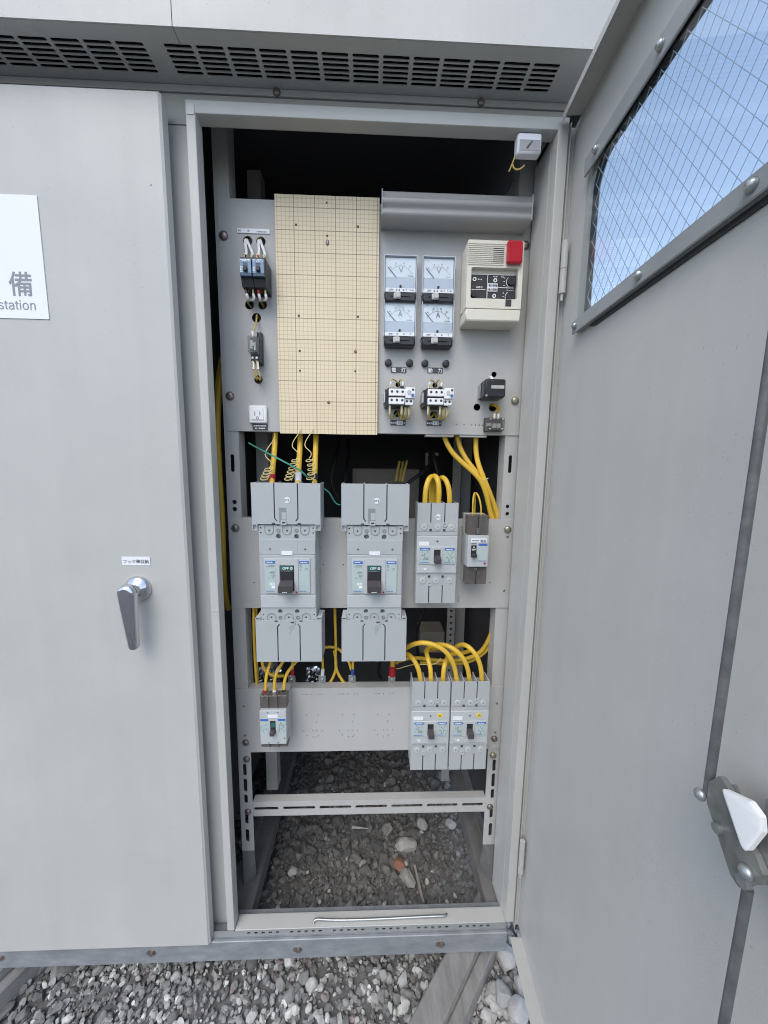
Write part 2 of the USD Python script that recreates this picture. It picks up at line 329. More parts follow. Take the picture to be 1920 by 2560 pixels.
GLYPHS = json.loads('''{"備":[[[3,53,3,57,10,65,21,86,29,109,40,106,36,91,30,79,31,45,44,53,52,61,51,63,36,63,36,74,37,75,55,74,59,75,59,84,39,85,40,96,59,96,60,109,71,108,71,96,89,96,89,108,101,109,102,96,119,96,119,84,102,84,102,75,105,74,121,75,122,63,68,63,64,57,68,55,115,56,117,54,116,-7,111,-11,97,-11,94,-1,104,-1,104,8,89,8,87,6,87,-9,76,-9,76,7,74,8,60,8,58,6,58,-12,47,-12,46,39,44,39,38,34,35,34,31,39,30,-12,19,-12,18,53,16,53,10,44,8,44,5,52],[88,26,87,18,104,18,104,26],[87,38,104,37,104,44,87,44],[71,76,75,74,89,75,89,84,71,84],[58,38,76,37,76,44,58,44],[59,26,58,18,76,18,76,26,72,27]]],"フ":[[[17,78,18,92,103,92,112,86,103,53,90,29,80,18,78,18,69,9,53,0,40,-5,38,-5,33,0,33,2,29,5,29,8,44,12,55,17,68,26,76,34,88,53,95,78]]],"ッ":[[[36,-2,38,1,47,3,63,12,79,27,90,46,94,58,96,71,100,71,110,67,103,43,98,32,87,16,77,6,63,-4,49,-11,45,-11]],[[56,59,51,71,54,73,63,75,73,49,72,44,61,41]],[[21,62,22,65,26,67,34,68,45,41,44,36,33,33,25,56]]],"棒":[[[3,22,11,37,20,67,20,69,6,70,6,81,20,81,22,82,22,109,33,109,33,82,47,80,46,69,34,68,44,54,45,64,67,64,70,69,69,71,52,71,51,80,53,82,70,81,74,82,75,85,75,87,72,88,49,87,48,98,78,98,80,109,91,108,91,98,119,98,119,88,92,88,88,87,87,85,87,82,90,81,115,81,114,71,84,71,81,67,82,64,122,64,121,53,106,52,113,42,126,33,119,24,113,27,105,35,103,29,91,29,89,28,89,20,114,20,115,10,89,9,89,-12,77,-12,77,9,49,9,49,20,77,20,77,29,61,29,59,32,49,24,46,24,42,29,41,34,55,45,59,50,59,53,45,53,48,46,42,38,39,39,35,49,33,49,33,-12,22,-12,22,35,20,35,17,24,11,13,8,13],[67,41,71,39,77,40,77,51,89,51,89,40,96,39,100,41,92,53,74,53]]],"収":[[[12,11,8,22,12,24,13,28,14,96,24,95,24,31,27,30,39,35,39,107,51,106,52,-2,67,8,81,25,67,59,61,88,55,88,55,99,112,100,118,98,116,81,110,56,97,25,101,18,111,8,126,-1,119,-11,114,-10,104,-3,88,13,76,-1,63,-11,58,-12,55,-6,52,-4,51,-12,39,-12,39,22,31,20,14,10],[74,88,79,60,87,40,90,40,100,65,104,88]]],"納":[[[6,58,3,69,9,74,16,85,26,109,30,109,37,106,35,97,21,72,28,72,30,73,39,91,47,87,49,83,34,58,24,44,39,46,35,58,44,61,51,46,53,35,55,35,55,80,81,81,82,109,93,109,93,81,119,81,118,-6,115,-9,109,-11,92,-11,91,-3,89,0,107,1,107,18,104,18,102,16,98,17,96,25,87,39,74,15,71,15,69,18,67,18,67,-12,56,-12,55,34,46,29,53,8,53,3,44,0,36,25,36,28,43,30,43,35,40,36,7,29,4,41,9,43,21,60],[92,58,105,32,107,32,107,69,93,69],[69,29,74,39,78,51,80,62,80,69,67,69,67,29]],[[25,6,22,25,28,27,32,27,33,25,36,1,36,-2,34,-4,30,-5,25,-4]],[[3,-6,9,26,19,25,18,12,13,-9]]],"電":[[[8,88,54,88,57,89,56,93,16,93,17,104,112,103,112,93,71,93,70,89,74,88,120,88,120,61,107,60,107,52,74,52,74,61,108,61,108,77,70,78,70,49,58,49,57,78,21,78,20,61,9,60]],[[70,48,74,47,108,48,109,47,109,6,70,6,69,2,72,0,110,0,113,5,113,14,116,15,125,11,123,-2,118,-9,113,-11,68,-11,62,-9,58,-5,56,6,32,6,31,-1,19,0,20,47,69,47],[70,22,69,16,97,16,97,22],[70,37,69,33,70,31,95,31,97,32,97,37],[32,17,57,16,57,22,32,22],[32,32,57,31,57,37,32,37]],[[74,74,104,74,104,65,74,65]],[[21,60,53,61,54,53,22,52]],[[24,65,24,74,54,73,53,65]]],"灯":[[[55,87,55,98,123,99,125,97,124,86,102,86,102,-2,101,-5,95,-10,68,-11,67,-5,64,-1,65,2,89,2,89,86]],[[4,-5,5,-1,12,5,16,11,24,32,27,65,27,108,39,108,39,63,41,63,48,85,57,82,58,78,47,53,45,52,39,54,37,35,56,17,58,13,52,5,48,5,37,20,33,21,26,3,14,-12,11,-12,10,-9]],[[6,48,10,67,11,82,12,83,21,82,22,81,21,67,17,48,15,45]]],"動":[[[5,-7,4,4,30,6,32,8,32,14,31,15,7,16,8,25,32,26,32,30,8,30,8,71,9,72,29,71,32,72,32,76,28,77,4,77,4,87,32,87,32,92,9,91,7,93,5,101,41,104,63,108,68,101,68,97,44,94,43,93,43,88,45,87,70,87,71,79,81,79,82,106,94,107,94,79,122,78,119,9,116,-4,111,-10,103,-12,89,-12,87,-11,87,-6,84,-1,85,1,102,0,105,3,108,27,108,67,94,67,92,42,86,18,77,1,63,-13,61,-13,59,-9,54,-6,54,-2,16,-7],[44,26,68,25,69,15,71,15,78,34,82,67,68,67,68,30,44,30,43,28],[44,14,43,8,52,8,68,10,69,14],[44,72,64,71,67,72,67,76,63,77,46,77,43,76],[43,41,57,40,57,46,43,46],[43,57,47,55,57,55,57,62,44,62],[19,56,22,55,32,56,32,62,19,62],[32,45,19,46,19,40,32,40]]],"力":[[[5,-4,7,-1,14,2,24,12,26,12,36,24,46,44,50,62,50,68,10,68,9,69,10,81,51,81,51,108,63,109,64,81,118,80,113,15,109,-1,104,-8,98,-11,72,-11,70,-2,68,0,69,2,92,1,96,3,100,16,102,32,104,57,103,68,63,68,62,54,58,38,50,21,44,12,34,1,15,-13]]],"設":[[[10,36,50,36,51,1,58,2,73,9,75,13,63,27,57,41,52,41,51,43,10,43,10,53,55,52,55,54,50,59,46,60,10,60,10,70,51,70,51,65,54,65,60,71,63,77,64,104,106,104,107,70,122,70,123,60,100,59,98,60,95,65,94,73,94,92,80,93,76,92,75,75,70,64,58,53,111,53,116,51,117,46,111,31,104,20,96,11,109,4,125,0,125,-3,121,-6,118,-12,102,-7,86,3,69,-7,56,-12,52,-11,48,-4,21,-4,21,-10,10,-10],[71,39,72,35,80,24,84,20,86,20,95,29,100,39,96,41,75,41],[22,25,21,7,39,7,39,25]],[[4,86,27,87,27,90,18,105,28,110,39,93,39,91,35,89,35,87,56,87,56,77,6,76,4,78]]],"定":[[[3,-5,12,4,19,15,24,29,28,50,40,48,37,29,43,18,49,12,55,8,57,8,57,57,26,57,25,68,27,70,103,69,103,57,70,57,70,39,108,39,108,27,70,27,70,4,74,3,123,3,124,-1,120,-10,76,-10,59,-7,43,1,35,9,32,14,31,14,30,9,24,-1,14,-12,11,-12]],[[9,94,57,95,57,99,53,107,65,110,72,95,118,95,119,64,106,64,106,82,102,83,24,83,21,82,21,64,9,64]]],"値":[[[42,69,43,70,54,69,54,6,124,6,124,-5,55,-6,53,-12,43,-12]],[[43,86,44,96,79,96,80,109,92,108,92,96,124,95,124,86,122,84,91,84,89,79,89,77,93,76,115,77,116,76,116,13,62,14,62,76,77,77,78,84,45,84],[74,25,76,23,104,23,104,31,74,31],[74,60,104,59,104,66,74,66],[75,48,74,41,104,41,104,48,101,49]],[[1,54,1,57,10,66,22,84,30,100,32,108,34,109,44,106,44,102,39,90,31,76,30,-12,19,-11,19,56,17,56,9,45,6,45]]],"回":[[[9,104,119,104,119,-12,106,-12,105,-5,23,-5,21,-12,9,-11],[22,8,106,7,106,91,22,91]],[[37,25,38,74,90,74,89,24],[49,37,78,36,78,62,74,63,49,62]]],"路":[[[5,-5,3,6,10,9,10,52,21,52,21,10,27,11,28,13,28,61,10,61,10,103,53,104,55,102,54,76,56,74,59,76,67,88,75,109,87,106,84,96,110,96,115,94,115,89,112,81,107,71,98,60,98,58,110,47,126,40,125,36,121,33,121,31,116,29,116,-11,104,-11,103,-7,76,-7,74,-12,63,-12,63,30,55,28,51,34,40,34,40,15,44,15,56,18,58,9,57,6,8,-6],[75,5,103,4,104,6,104,26,75,26],[78,39,82,37,96,37,100,39,89,49],[80,85,81,77,89,68,96,76,99,84],[54,61,40,61,40,46,55,46,56,41,58,41,70,48,81,58,71,72,60,59,56,63,54,63],[22,92,21,73,39,72,43,73,43,92]]],"ク":[[[11,49,12,52,23,58,41,76,49,88,56,105,70,101,70,98,64,89,64,86,94,85,104,87,113,81,106,59,98,43,87,27,68,9,59,3,38,-7,33,-7,24,3,49,13,66,25,76,35,85,48,92,62,95,73,54,73,49,65,25,43,20,42]]],"源":[[[99,23,101,26,111,28,122,10,125,1,117,-3,114,-3,108,10]],[[26,-6,35,12,40,33,42,55,42,102,122,103,123,91,95,91,95,86,92,82,92,79,118,79,118,32,94,32,94,-4,92,-9,85,-12,69,-12,66,-3,67,-1,80,-1,82,0,82,31,80,32,59,32,59,79,79,79,81,86,81,91,54,91,54,47,52,29,48,12,44,1,36,-12],[70,43,106,42,106,50,103,51,73,51,70,50],[70,62,106,61,106,69,71,69,70,68]],[[48,1,49,5,59,17,63,27,72,26,75,24,66,6,58,-4,55,-4]],[[10,98,10,101,17,108,38,95,40,92,37,87,32,83]],[[6,-4,21,26,25,38,29,39,36,34,36,31,18,-9,14,-10]],[[3,64,9,73,12,73,31,62,34,58,28,50,25,50]]]}''')


def kanji(s, h, x, y, z, depth=0.0006, gap=1.0):
    ms, n = [], len(s)
    for i, ch in enumerate(s):
        if ch == ' ':
            continue
        for rings in GLYPHS[ch]:
            pts = [np.array(r).reshape(-1, 2) / 128.0 * h for r in rings]
            g = Polygon(pts[0], [q for q in pts[1:] if len(q) > 2]).buffer(0)
            if g.area > 0:
                ms.append(plate(affinity.translate(g, x + (i - n / 2) * h * gap, z - h / 2 + 0.06 * h), y - depth, y))
    return trimesh.util.concatenate(ms)


def bolt(x, z, y, r=0.0095, ph=True):
    """A domed cross head on a washer, its back at y."""
    m = [cyl((x, y - 0.001, z), r * 1.12, 0.002, n=18), ball((x, y - 0.0018, z), r, (1, 0.55, 1), 2)]
    return m


def bars(x0, x1, z0, z1, y, rows, seed, fill=0.8):
    """Small print too fine to read: short dashes in rows."""
    rng = np.random.default_rng(seed); ms = []; hh = (z1 - z0) / (rows * 1.7)
    for k in range(rows):
        z = z1 - (k + 0.5) * (z1 - z0) / rows; x = x0
        while x < x1 - 0.002:
            w = min(rng.uniform(0.002, 0.006), x1 - x)
            if rng.random() < fill:
                ms.append(box(x, x + w * 0.8, y - 0.0004, y, z - hh / 2, z + hh / 2))
            x += w
    return trimesh.util.concatenate(ms)


# ------------------------------------------------------------------ ground
rng = np.random.default_rng(7)
gx = np.concatenate([[-200, -60, -20, -8, -4], np.arange(-2.4, 2.41, 0.03), [4, 8, 20, 60, 200]])
gy = np.concatenate([[-200, -60, -20, -8, -4], np.arange(-2.2, 1.61, 0.03), [4, 8, 20, 60, 200]])
GX, GY = np.meshgrid(gx, gy, indexing='ij')
fine = (np.abs(GX) < 2.4) & (GY > -2.3) & (GY < 1.6)


def ground_z(x, y):
    p = np.stack([np.asarray(x) * 5, np.asarray(y) * 5, np.zeros_like(np.asarray(x, float))], -1)
    return 0.03 * (meshkit.fbm(p, 3, 3) - 0.5) - 0.010


GZ = np.where(fine, ground_z(GX, GY) + 0.012 * (meshkit.noise(np.stack([GX * 40, GY * 40, GX * 0], -1), 5) - 0.5), -0.03)
nx, ny = GX.shape
ii, jj = np.meshgrid(np.arange(nx - 1), np.arange(ny - 1), indexing='ij')
quad = np.stack([ii * ny + jj, (ii + 1) * ny + jj, (ii + 1) * ny + jj + 1, ii * ny + jj + 1], -1).reshape(-1, 4)
usdkit.mesh(stage, '/World/ground', (np.stack([GX, GY, GZ], -1).reshape(-1, 3), quad), MATS['soil'], True)
tag(stage.GetPrimAtPath('/World/ground'), 'dusty brown earth under the gravel', 'ground', None, 'structure')


def stone_mesh(seed, sub=2, sq=(1, 0.8, 0.62)):
    m = trimesh.creation.icosphere(subdivisions=sub, radius=1.0)
    d = m.vertices.copy()
    for k in range(7 if seed % 3 == 0 else 11):                                           # knock flats off, as on crushed river stone
        r = np.random.default_rng(seed * 31 + k); nrm = r.normal(size=3); nrm /= np.linalg.norm(nrm); lim = r.uniform(0.64, 0.88) if seed % 3 == 0 else r.uniform(0.52, 0.82)
        over = np.maximum(d @ nrm - lim, 0); d -= over[:, None] * nrm
    d *= (0.95 + 0.25 * meshkit.fbm(d * 2.3 + seed * 9.1, 2, seed))[:, None]
    m.vertices = d * np.array(sq); return m


def scatter(name, lab, mat, specs, seed0):
    inst = UsdGeom.PointInstancer.Define(stage, '/World/' + name)
    tag(inst.GetPrim(), lab, 'gravel', None, 'stuff')
    targets, P_, S_, Q_, I_ = [], [], [], [], []
    for k in range(8):
        pth = f'/World/{name}/pebble' + (f'_{k:03d}' if k else '')
        usdkit.mesh(stage, pth, stone_mesh(k + 1, 2, ((1, 0.8, 0.7), (1, 0.68, 0.6), (1, 0.9, 0.75), (1, 0.75, 0.55), (0.9, 0.9, 0.8), (1, 0.8, 0.7), (1, 0.66, 0.62), (1, 0.85, 0.62))[k]), MATS[mat], 26)
        targets.append(Sdf.Path(pth))
    inst.CreatePrototypesRel().SetTargets(targets)
    for n, x0, x1, y0, y1, r0, r1, lift, gap in specs:
        seed0 += 1; r = np.random.default_rng(seed0)
        x, y = r.uniform(x0, x1, n), r.uniform(y0, y1, n)
        rad = r0 * (r1 / r0) ** (r.random(n) ** 1.6)
        keep = meshkit.noise(np.stack([x * 7, y * 7, x * 0], -1), seed0) > gap
        q = r.normal(size=(n, 4)) * np.array([1, 0.4, 0.4, 1]); q /= np.linalg.norm(q, axis=1, keepdims=True)
        z = ground_z(x, y) + rad * lift + r.uniform(0, 0.004, n)
        P_.append(np.stack([x, y, z], 1)[keep]); S_.append((rad[:, None] * r.uniform(0.85, 1.15, (n, 3)))[keep]); Q_.append(q[keep]); I_.append(r.integers(0, 8, n)[keep])
    inst.CreatePositionsAttr(Vt.Vec3fArray.FromNumpy(np.vstack(P_).astype(np.float32)))
    inst.CreateScalesAttr(Vt.Vec3fArray.FromNumpy(np.vstack(S_).astype(np.float32)))
    inst.CreateOrientationsAttr(Vt.QuathArray([Gf.Quath(*map(float, v)) for v in np.vstack(Q_)]))
    inst.CreateProtoIndicesAttr(Vt.IntArray.FromNumpy(np.concatenate(I_).astype(np.int32)))


scatter('gravel', 'mixed grey crushed gravel in front of and under the base beam', 'stone',
        [(22000, -1.7, 1.5, -1.5, 0.10, 0.0035, 0.008, 0.5, 0.0), (33000, -1.7, 1.5, -1.5, 0.10, 0.0055, 0.0115, 0.6, 0.05), (3000, -1.7, 1.5, -1.5, 0.06, 0.011, 0.020, 0.5, 0.3)], 10)
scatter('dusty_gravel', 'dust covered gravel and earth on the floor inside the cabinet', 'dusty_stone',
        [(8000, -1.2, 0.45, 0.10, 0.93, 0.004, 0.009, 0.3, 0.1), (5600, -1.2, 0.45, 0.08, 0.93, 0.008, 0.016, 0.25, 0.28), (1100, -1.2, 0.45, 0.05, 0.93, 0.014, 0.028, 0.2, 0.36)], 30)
scatter('pale_gravel', 'pale gravel stones, thickest past the right end of the base beam', 'pale_stone',
        [(3200, -1.7, 0.30, -1.3, -0.06, 0.006, 0.015, 0.9, 0.3), (260, -1.2, 0.33, 0.10, 0.9, 0.006, 0.013, 0.5, 0.3), (800, 0.29, 0.80, -0.55, -0.03, 0.010, 0.026, 0.7, 0.05), (260, 0.40, 0.80, -0.03, 0.25, 0.010, 0.026, 0.7, 0.05)], 50)

# ------------------------------------------------------------------ the cabinet
cab = thing('electrical_cabinet', 'large grey steel outdoor switchgear cabinet with one door open', 'cabinet')
bl = 0.003
# sill, lip round the opening, face posts
def mitred(u0, u1, ends):
    """A bar of the lip: u across it (outer to inner), ends(u) gives its two end coordinates."""
    d, sg = abs(u1 - u0), 1 if u1 > u0 else -1
    pr = [(0, 0.03), (0, 0.0030), (0.0009, 0.0009), (0.0030, 0), (d - 0.0030, 0), (d - 0.0009, 0.0009), (d, 0.0030), (d, 0.03)]
    return [(u0 + sg * a_, y_, e) for a_, y_ in pr for e in ends(u0 + sg * a_)]


lip = [hull([(u, y, e) for u, y, e in mitred(-0.399, -0.379, lambda u: (0.1682, 2.1715 - (u + 0.399) * 1.25))]),
       hull([(u, y, e) for u, y, e in mitred(0.398, 0.3745, lambda u: (0.1682, 2.1715 - (0.398 - u) * 1.0638))]),
       hull([(e, y, u) for u, y, e in mitred(2.1715, 2.1465, lambda u: (-0.399 + (2.1715 - u) * 0.8, 0.398 - (2.1715 - u) * 0.94))])]
part(cab, 'door_frame', lip, 'cabinet_paint', 30)
part(cab, 'rubber_plug', rrect(-0.3975, -0.381, 2.145, 2.164, 0.003) and plate(rrect(-0.3965, -0.3805, 2.143, 2.163, 0.003), -0.0012, -0.0002), 'knob_grey')
part(cab, 'frame_clip', [box(-0.398, -0.381, -0.0012, 0.0, 1.085, 1.0865), box(-0.396, -0.383, -0.0012, 0, 1.076, 1.077)], 'knob_grey')
part(cab, 'jamb', box(0.3735, 0.3765, 0.0302, 0.108, 0.152, 2.15), 'cabinet_paint')
part(cab, 'face_post', [box(-0.52, -0.3992, 0.0303, 0.034, 0.151, 2.1465), box(0.3982, 0.404, 0.0303, 0.034, 0.151, 2.1465)], 'cabinet_paint')
part(cab, 'header', [box(-1.3, 0.404, 0.0303, 0.034, 2.149, 2.2055), box(-1.3, 0.404, 0.0275, 0.034, 2.2075, 2.22)], 'cabinet_paint')
for x in (-0.2193, 0.2144):
    part(cab, 'header_bolt', bolt(x, 2.2135, 0.0275, 0.007), 'bolt_steel')
sillp = rect(-1.3, 0.1500, 0.3745, 0.1665)
for g in range(6):
    for k in range(5):
        sillp = sillp.difference(rect(-0.3438 + g * 0.1172 + k * 0.0195, 0.1560, -0.3352 + g * 0.1172 + k * 0.0195, 0.1630))
part(cab, 'sill_strip', plate(sillp, -0.0016, 0.0004), 'bar_paint')
part(cab, 'sill', [box(-0.378, 0.3745, 0.0005, 0.0345, 0.1645, 0.1680, 0.0008), box(-0.378, 0.3745, 0.0345, 0.036, 0.12, 0.168)], 'cabinet_paint')
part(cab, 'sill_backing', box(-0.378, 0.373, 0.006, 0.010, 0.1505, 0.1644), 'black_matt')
# base channel
ch = [box(-1.6, 0.3765, -0.012, -0.004, 0.088, 0.1497, 0.0015), box(-1.6, 0.3765, -0.0039, 0.06, 0.143, 0.1492), box(-1.6, 0.3765, -0.0039, 0.05, 0.0885, 0.0940)]
part(cab, 'base_beam', ch, 'galvanised')
for x, z in ((-0.5984, 0.1225), (-0.2054, 0.1175), (0.1892, 0.1197), (-0.9933, 0.1225)):
    part(cab, 'beam_bolt', [plate(slot(x, z, 0.026, 0.015), -0.0128, -0.0122), cyl((x + 0.002, -0.0145, z), 0.0065, 0.004, n=6)], 'bolt_steel')
# canopy
part(cab, 'canopy_fascia', [box(-1.6, -0.3812, -0.0745, -0.0722, 2.2212, 2.62), box(-0.3796, 0.470, -0.0745, -0.0722, 2.2212, 2.62)], 'cabinet_paint')
part(cab, 'canopy_roof', [box(-1.6, 0.470, -0.0745, 1.0, 2.62, 2.63)], 'cabinet_paint')
part(cab, 'canopy_end', [box(0.4665, 0.470, -0.0720, 1.0, 2.2235, 2.6195)], 'cabinet_paint')
sof = rect(-1.6, -0.0718, 0.4665, 0.032)
for c in range(13):
    for r in range(6):
        sof = sof.difference(slot(-0.3868 + c * 0.0592, -0.0425 + r * 0.0095, 0.0520, 0.0067))
for c in range(10):
    for r in range(6):
        sof = sof.difference(slot(-0.4767 - c * 0.0590, -0.0425 + r * 0.0095, 0.0520, 0.0067))
sof = sof.difference(rect(-0.3810, -0.0718, -0.3797, -0.046))
part(cab, 'canopy_soffit', sheet(sof, 2.2212, 2.2232), 'cabinet_paint')
part(cab, 'vent_mesh', sheet(rect(-1.6, -0.066, 0.4, 0.0245), 2.2300, 2.2310), 'black_matt')
# carcass
part(cab, 'side_wall', [box(0.4045, 0.4085, 0.0302, 1.0, 0.151, 2.22)], 'inner_shade')
part(cab, 'rear_wall', [box(-1.6, 0.404, 0.996, 1.0, 0.151, 2.61)], 'inner_shade')
part(cab, 'ceiling', [box(-1.6, 0.404, 0.036, 0.995, 2.29, 2.295)], 'inner_shade')
part(cab, 'end_wall', [box(-1.6, -1.596, 0.0345, 0.995, 0.151, 2.29)], 'inner_shade')
part(cab, 'floor_channel', [box(0.343, 0.4035, 0.037, 0.99, 0.128, 0.133), box(0.343, 0.347, 0.037, 0.99, 0.07, 0.1278), box(0.386, 0.4035, 0.037, 0.99, 0.1331, 0.147)], 'channel_steel')
part(cab, 'floor_channel', [box(-0.43, -0.356, 0.037, 0.99, 0.128, 0.133), box(-0.36, -0.356, 0.037, 0.99, 0.07, 0.1278), box(-0.43, -0.405, 0.037, 0.99, 0.1331, 0.147)], 'channel_steel')
part(cab, 'base_skirt', [box(-1.6, 0.404, 0.93, 0.99, 0.0, 0.149), box(-1.6, -1.54, 0.061, 0.929, 0.0, 0.149)], 'inner_shade')  # skirt added at rear and left to keep outside light off the floor
part(cab, 'bay_partition', [box(-0.500, -0.497, 0.036, 0.99, 0.152, 2.289)], 'inner_shade')  # wall added so the left gap stays dark, hiding the lit exterior
part(cab, 'closed_door', box(-1.6, -1.3235, -0.020, 0.0105, 0.1500, 2.1680, 0.0045), 'cabinet_paint')
# closed door on the left
cd = part(cab, 'closed_door', box(-1.32, -0.4375, -0.020, 0.0105, 0.1500, 2.1680, 0.0045), 'cabinet_paint')
hx, hz = -0.5512, 1.1490
rose = trimesh.creation.revolve(np.array([(0, 0), (0.0295, 0), (0.0295, 0.004), (0.026, 0.010), (0.0165, 0.0155), (0.0145, 0.017), (0.0145, 0.042), (0, 0.042)]), sections=36)
rose.apply_transform(trimesh.transformations.rotation_matrix(math.pi / 2, [1, 0, 0])); rose.apply_translation((hx, -0.0202, hz))
part(cd, 'handle_rose', rose, 'chrome', 35)
lever = []
for zt, rr, yy, tt in ((0.0, 0.0205, -0.062, 0.011), (-0.06, 0.0165, -0.0585, 0.010), (-0.125, 0.0115, -0.0535, 0.0085)):
    for a in np.arange(0, 2 * math.pi, math.pi / 16):
        for kr, ky in ((1.0, 0.45), (0.985, 0.0), (0.93, -0.35), (0.80, -0.62), (0.55, -0.82)):
            lever.append((hx + rr * kr * math.cos(a), yy + ky * tt, hz + 0.002 + zt + rr * kr * math.sin(a)))
part(cd, 'handle_lever', hull(lever), 'chrome', 60)
capd = [(hx + 0.0165 * math.cos(a), -0.0690 - 0.0004, hz + 0.002 + 0.0165 * math.sin(a)) for a in np.arange(0, 2 * math.pi, 0.3)]
part(cd, 'handle_cap', [cyl((hx, -0.0712, hz + 0.002), 0.0125, 0.0012, n=32)], 'chrome', 30)
part(cd, 'door_screw', cyl((-0.4655, -0.0204, 1.9975), 0.0015, 0.001, n=8), 'bolt_steel')

# open door on the right: local s runs from the hinge towards the viewer, w outwards, z up
A_ = math.radians(4.3)
DU, DN, DO = np.array([-math.sin(A_), -math.cos(A_), 0]), np.array([math.cos(A_), -math.sin(A_), 0]), np.array([0.4165, -0.013, 0])


def door(m):
    m = m.copy(); v = m.vertices
    m.vertices = DO + v[:, :1] * DU + v[:, 1:2] * DN + v[:, 2:] * np.array([0, 0, 1.0])
    return m                                                    # s, w, z is a right-handed frame turned about z


Wd, Zb, Zt = 0.80, 0.135, 2.166
skin = rect(-0.030, Zb, Wd, Zt).difference(rrect(0.0985, 0.70, 1.722, 2.0, 0.045))
od = part(cab, 'open_door', [door(plate(skin, 0.0, 0.0018)),
                             door(box(-0.030, -0.0282, -0.0155, -0.0002, Zb, Zt - 0.002)), door(box(-0.0281, -0.014, -0.0155, -0.0140, Zb + 0.003, Zt - 0.003)),
                             door(box(0.0, Wd, -0.040, -0.0002, Zt - 0.0018, Zt)), door(box(0.0019, Wd, -0.040, -0.0385, Zt - 0.014, Zt - 0.0019)),
                             door(box(0.0019, Wd, -0.032, -0.0002, Zb, Zb + 0.0018)), door(box(Wd - 0.0018, Wd, -0.032, -0.0002, Zb + 0.002, Zt - 0.002))], 'cabinet_paint', 30)
part(od, 'window_pane', door(box(0.066, 0.735, -0.0085, -0.0035, 1.716, 2.036)), 'window_glass', False)
ring = rrect(0.083, 0.715, 1.706, 2.016, 0.05).difference(rrect(0.1005, 0.698, 1.724, 1.998, 0.043))
part(od, 'window_gasket', door(plate(ring, -0.0034, -0.0002)), 'gasket')
for k in range(-9, 36):                                          # crossed wires cast in the glass
    for sg in (1, -1):
        s0 = 0.0865 + 0.0235 * k
        a, b = np.array([s0, 1.722]), np.array([s0 + sg * 0.2029, 2.004])
        ln = LineString([a, b]).intersection(rect(0.0985, 1.722, 0.70, 2.0))
        if ln.is_empty or ln.length < 0.01:
            continue
        (s1, z1), (s2, z2) = ln.coords
        part(od, 'glass_wire', door(tube([(s1, -0.006 + 0.0004 * sg, z1), (s2, -0.006 + 0.0004 * sg, z2)], 0.00052 if sg < 0 else 0.00040, sides=4, smooth=False)), 'wire_steel', False)
for z0, z1, lo in ((1.7125, 1.7390, True), (2.0055, 2.0390, False)):
    m = [door(box(0.058, 0.745, -0.0135, -0.0090, z0, z1, 0.0015))]
    m.append(door(box(0.070, 0.745, -0.0088, -0.0002, z0 + 0.0005, z0 + 0.006) if lo else box(0.070, 0.745, -0.0088, -0.0002, z1 - 0.006, z1 - 0.0005)))
    rail_ = part(od, 'window_bar', m, 'bar_paint')
    for s in (0.0735 if lo else 0.1035, 0.271, 0.446, 0.62):
        part(rail_, 'bolt', [door(cyl((s, -0.0145, (z0 + z1) / 2), 0.0070, 0.002, n=16)), door(ball((s, -0.016, (z0 + z1) / 2), 0.0062, (1, 0.9, 1), 2))], 'zinc')
# locking rods and latch
part(od, 'lock_rod', door(tube([(0.5140, -0.036, 2.12), (0.5140, -0.036, 1.100)], 0.0043, sides=10, smooth=False)), 'rod_steel')
part(od, 'lock_rod', door(tube([(0.5655, -0.036, 1.056), (0.5570, -0.036, 0.16)], 0.0042, sides=10, smooth=False)), 'rod_steel')
for z in (1.75, 0.55):
    part(od, 'rod_guide', door(box(0.527 if z > 1 else 0.574, 0.540 if z > 1 else 0.587, -0.036, -0.0004, z, z + 0.02, 0.002)), 'latch_steel')
lat = Polygon([(0.5195, 1.119), (0.5285, 1.134), (0.5370, 1.131), (0.5470, 1.118), (0.5590, 1.099), (0.5690, 1.096), (0.5770, 1.087), (0.5770, 1.079), (0.5690, 1.068), (0.5606, 1.0535), (0.5535, 1.0550), (0.5360, 1.078), (0.5207, 1.097)])
part(od, 'latch_plate', door(plate(lat.buffer(0.002), -0.040, -0.034)), 'latch_steel')
lc = Polygon([(0.5382, 1.1310), (0.5640, 1.1437), (0.5735, 1.1400), (0.5762, 1.1283), (0.568, 1.1015), (0.5648, 1.0960)])
lo_, hi_ = lc.buffer(-0.002).buffer(0.0032, quad_segs=5), lc.buffer(-0.0035).buffer(0.0022, quad_segs=5)
part(od, 'latch_cover', door(hull([(x, -0.0405, z) for x, z in lo_.exterior.coords] + [(x, -0.0450, z) for x, z in lo_.exterior.coords] + [(x, -0.0470, z) for x, z in hi_.exterior.coords])), 'white_plastic', 30)
part(od, 'latch_arm', door(hull([(x, w, z) for w in (-0.0335, -0.030) for x, z in ((0.519, 1.12), (0.536, 1.135), (0.575, 1.088), (0.562, 1.055))])), 'rod_steel')
part(od, 'latch_post', door(box(0.560, 0.640, -0.0335, -0.0004, 1.070, 1.150, 0.006)), 'latch_steel')
for s, z in ((0.5128, 1.1003), (0.5676, 1.0760)):
    part(od, 'rivet', door(ball((s, -0.0425, z), 0.0062, (1, 0.8, 1), 2)), 'zinc')
part(od, 'rivet', door(cyl((0.5362, -0.0425, 1.0861), 0.0050, 0.005, n=12)), 'zinc')
part(od, 'rod_nut', door(cyl((0.5660, -0.041, 1.064), 0.0062, 0.006, n=6)), 'zinc')
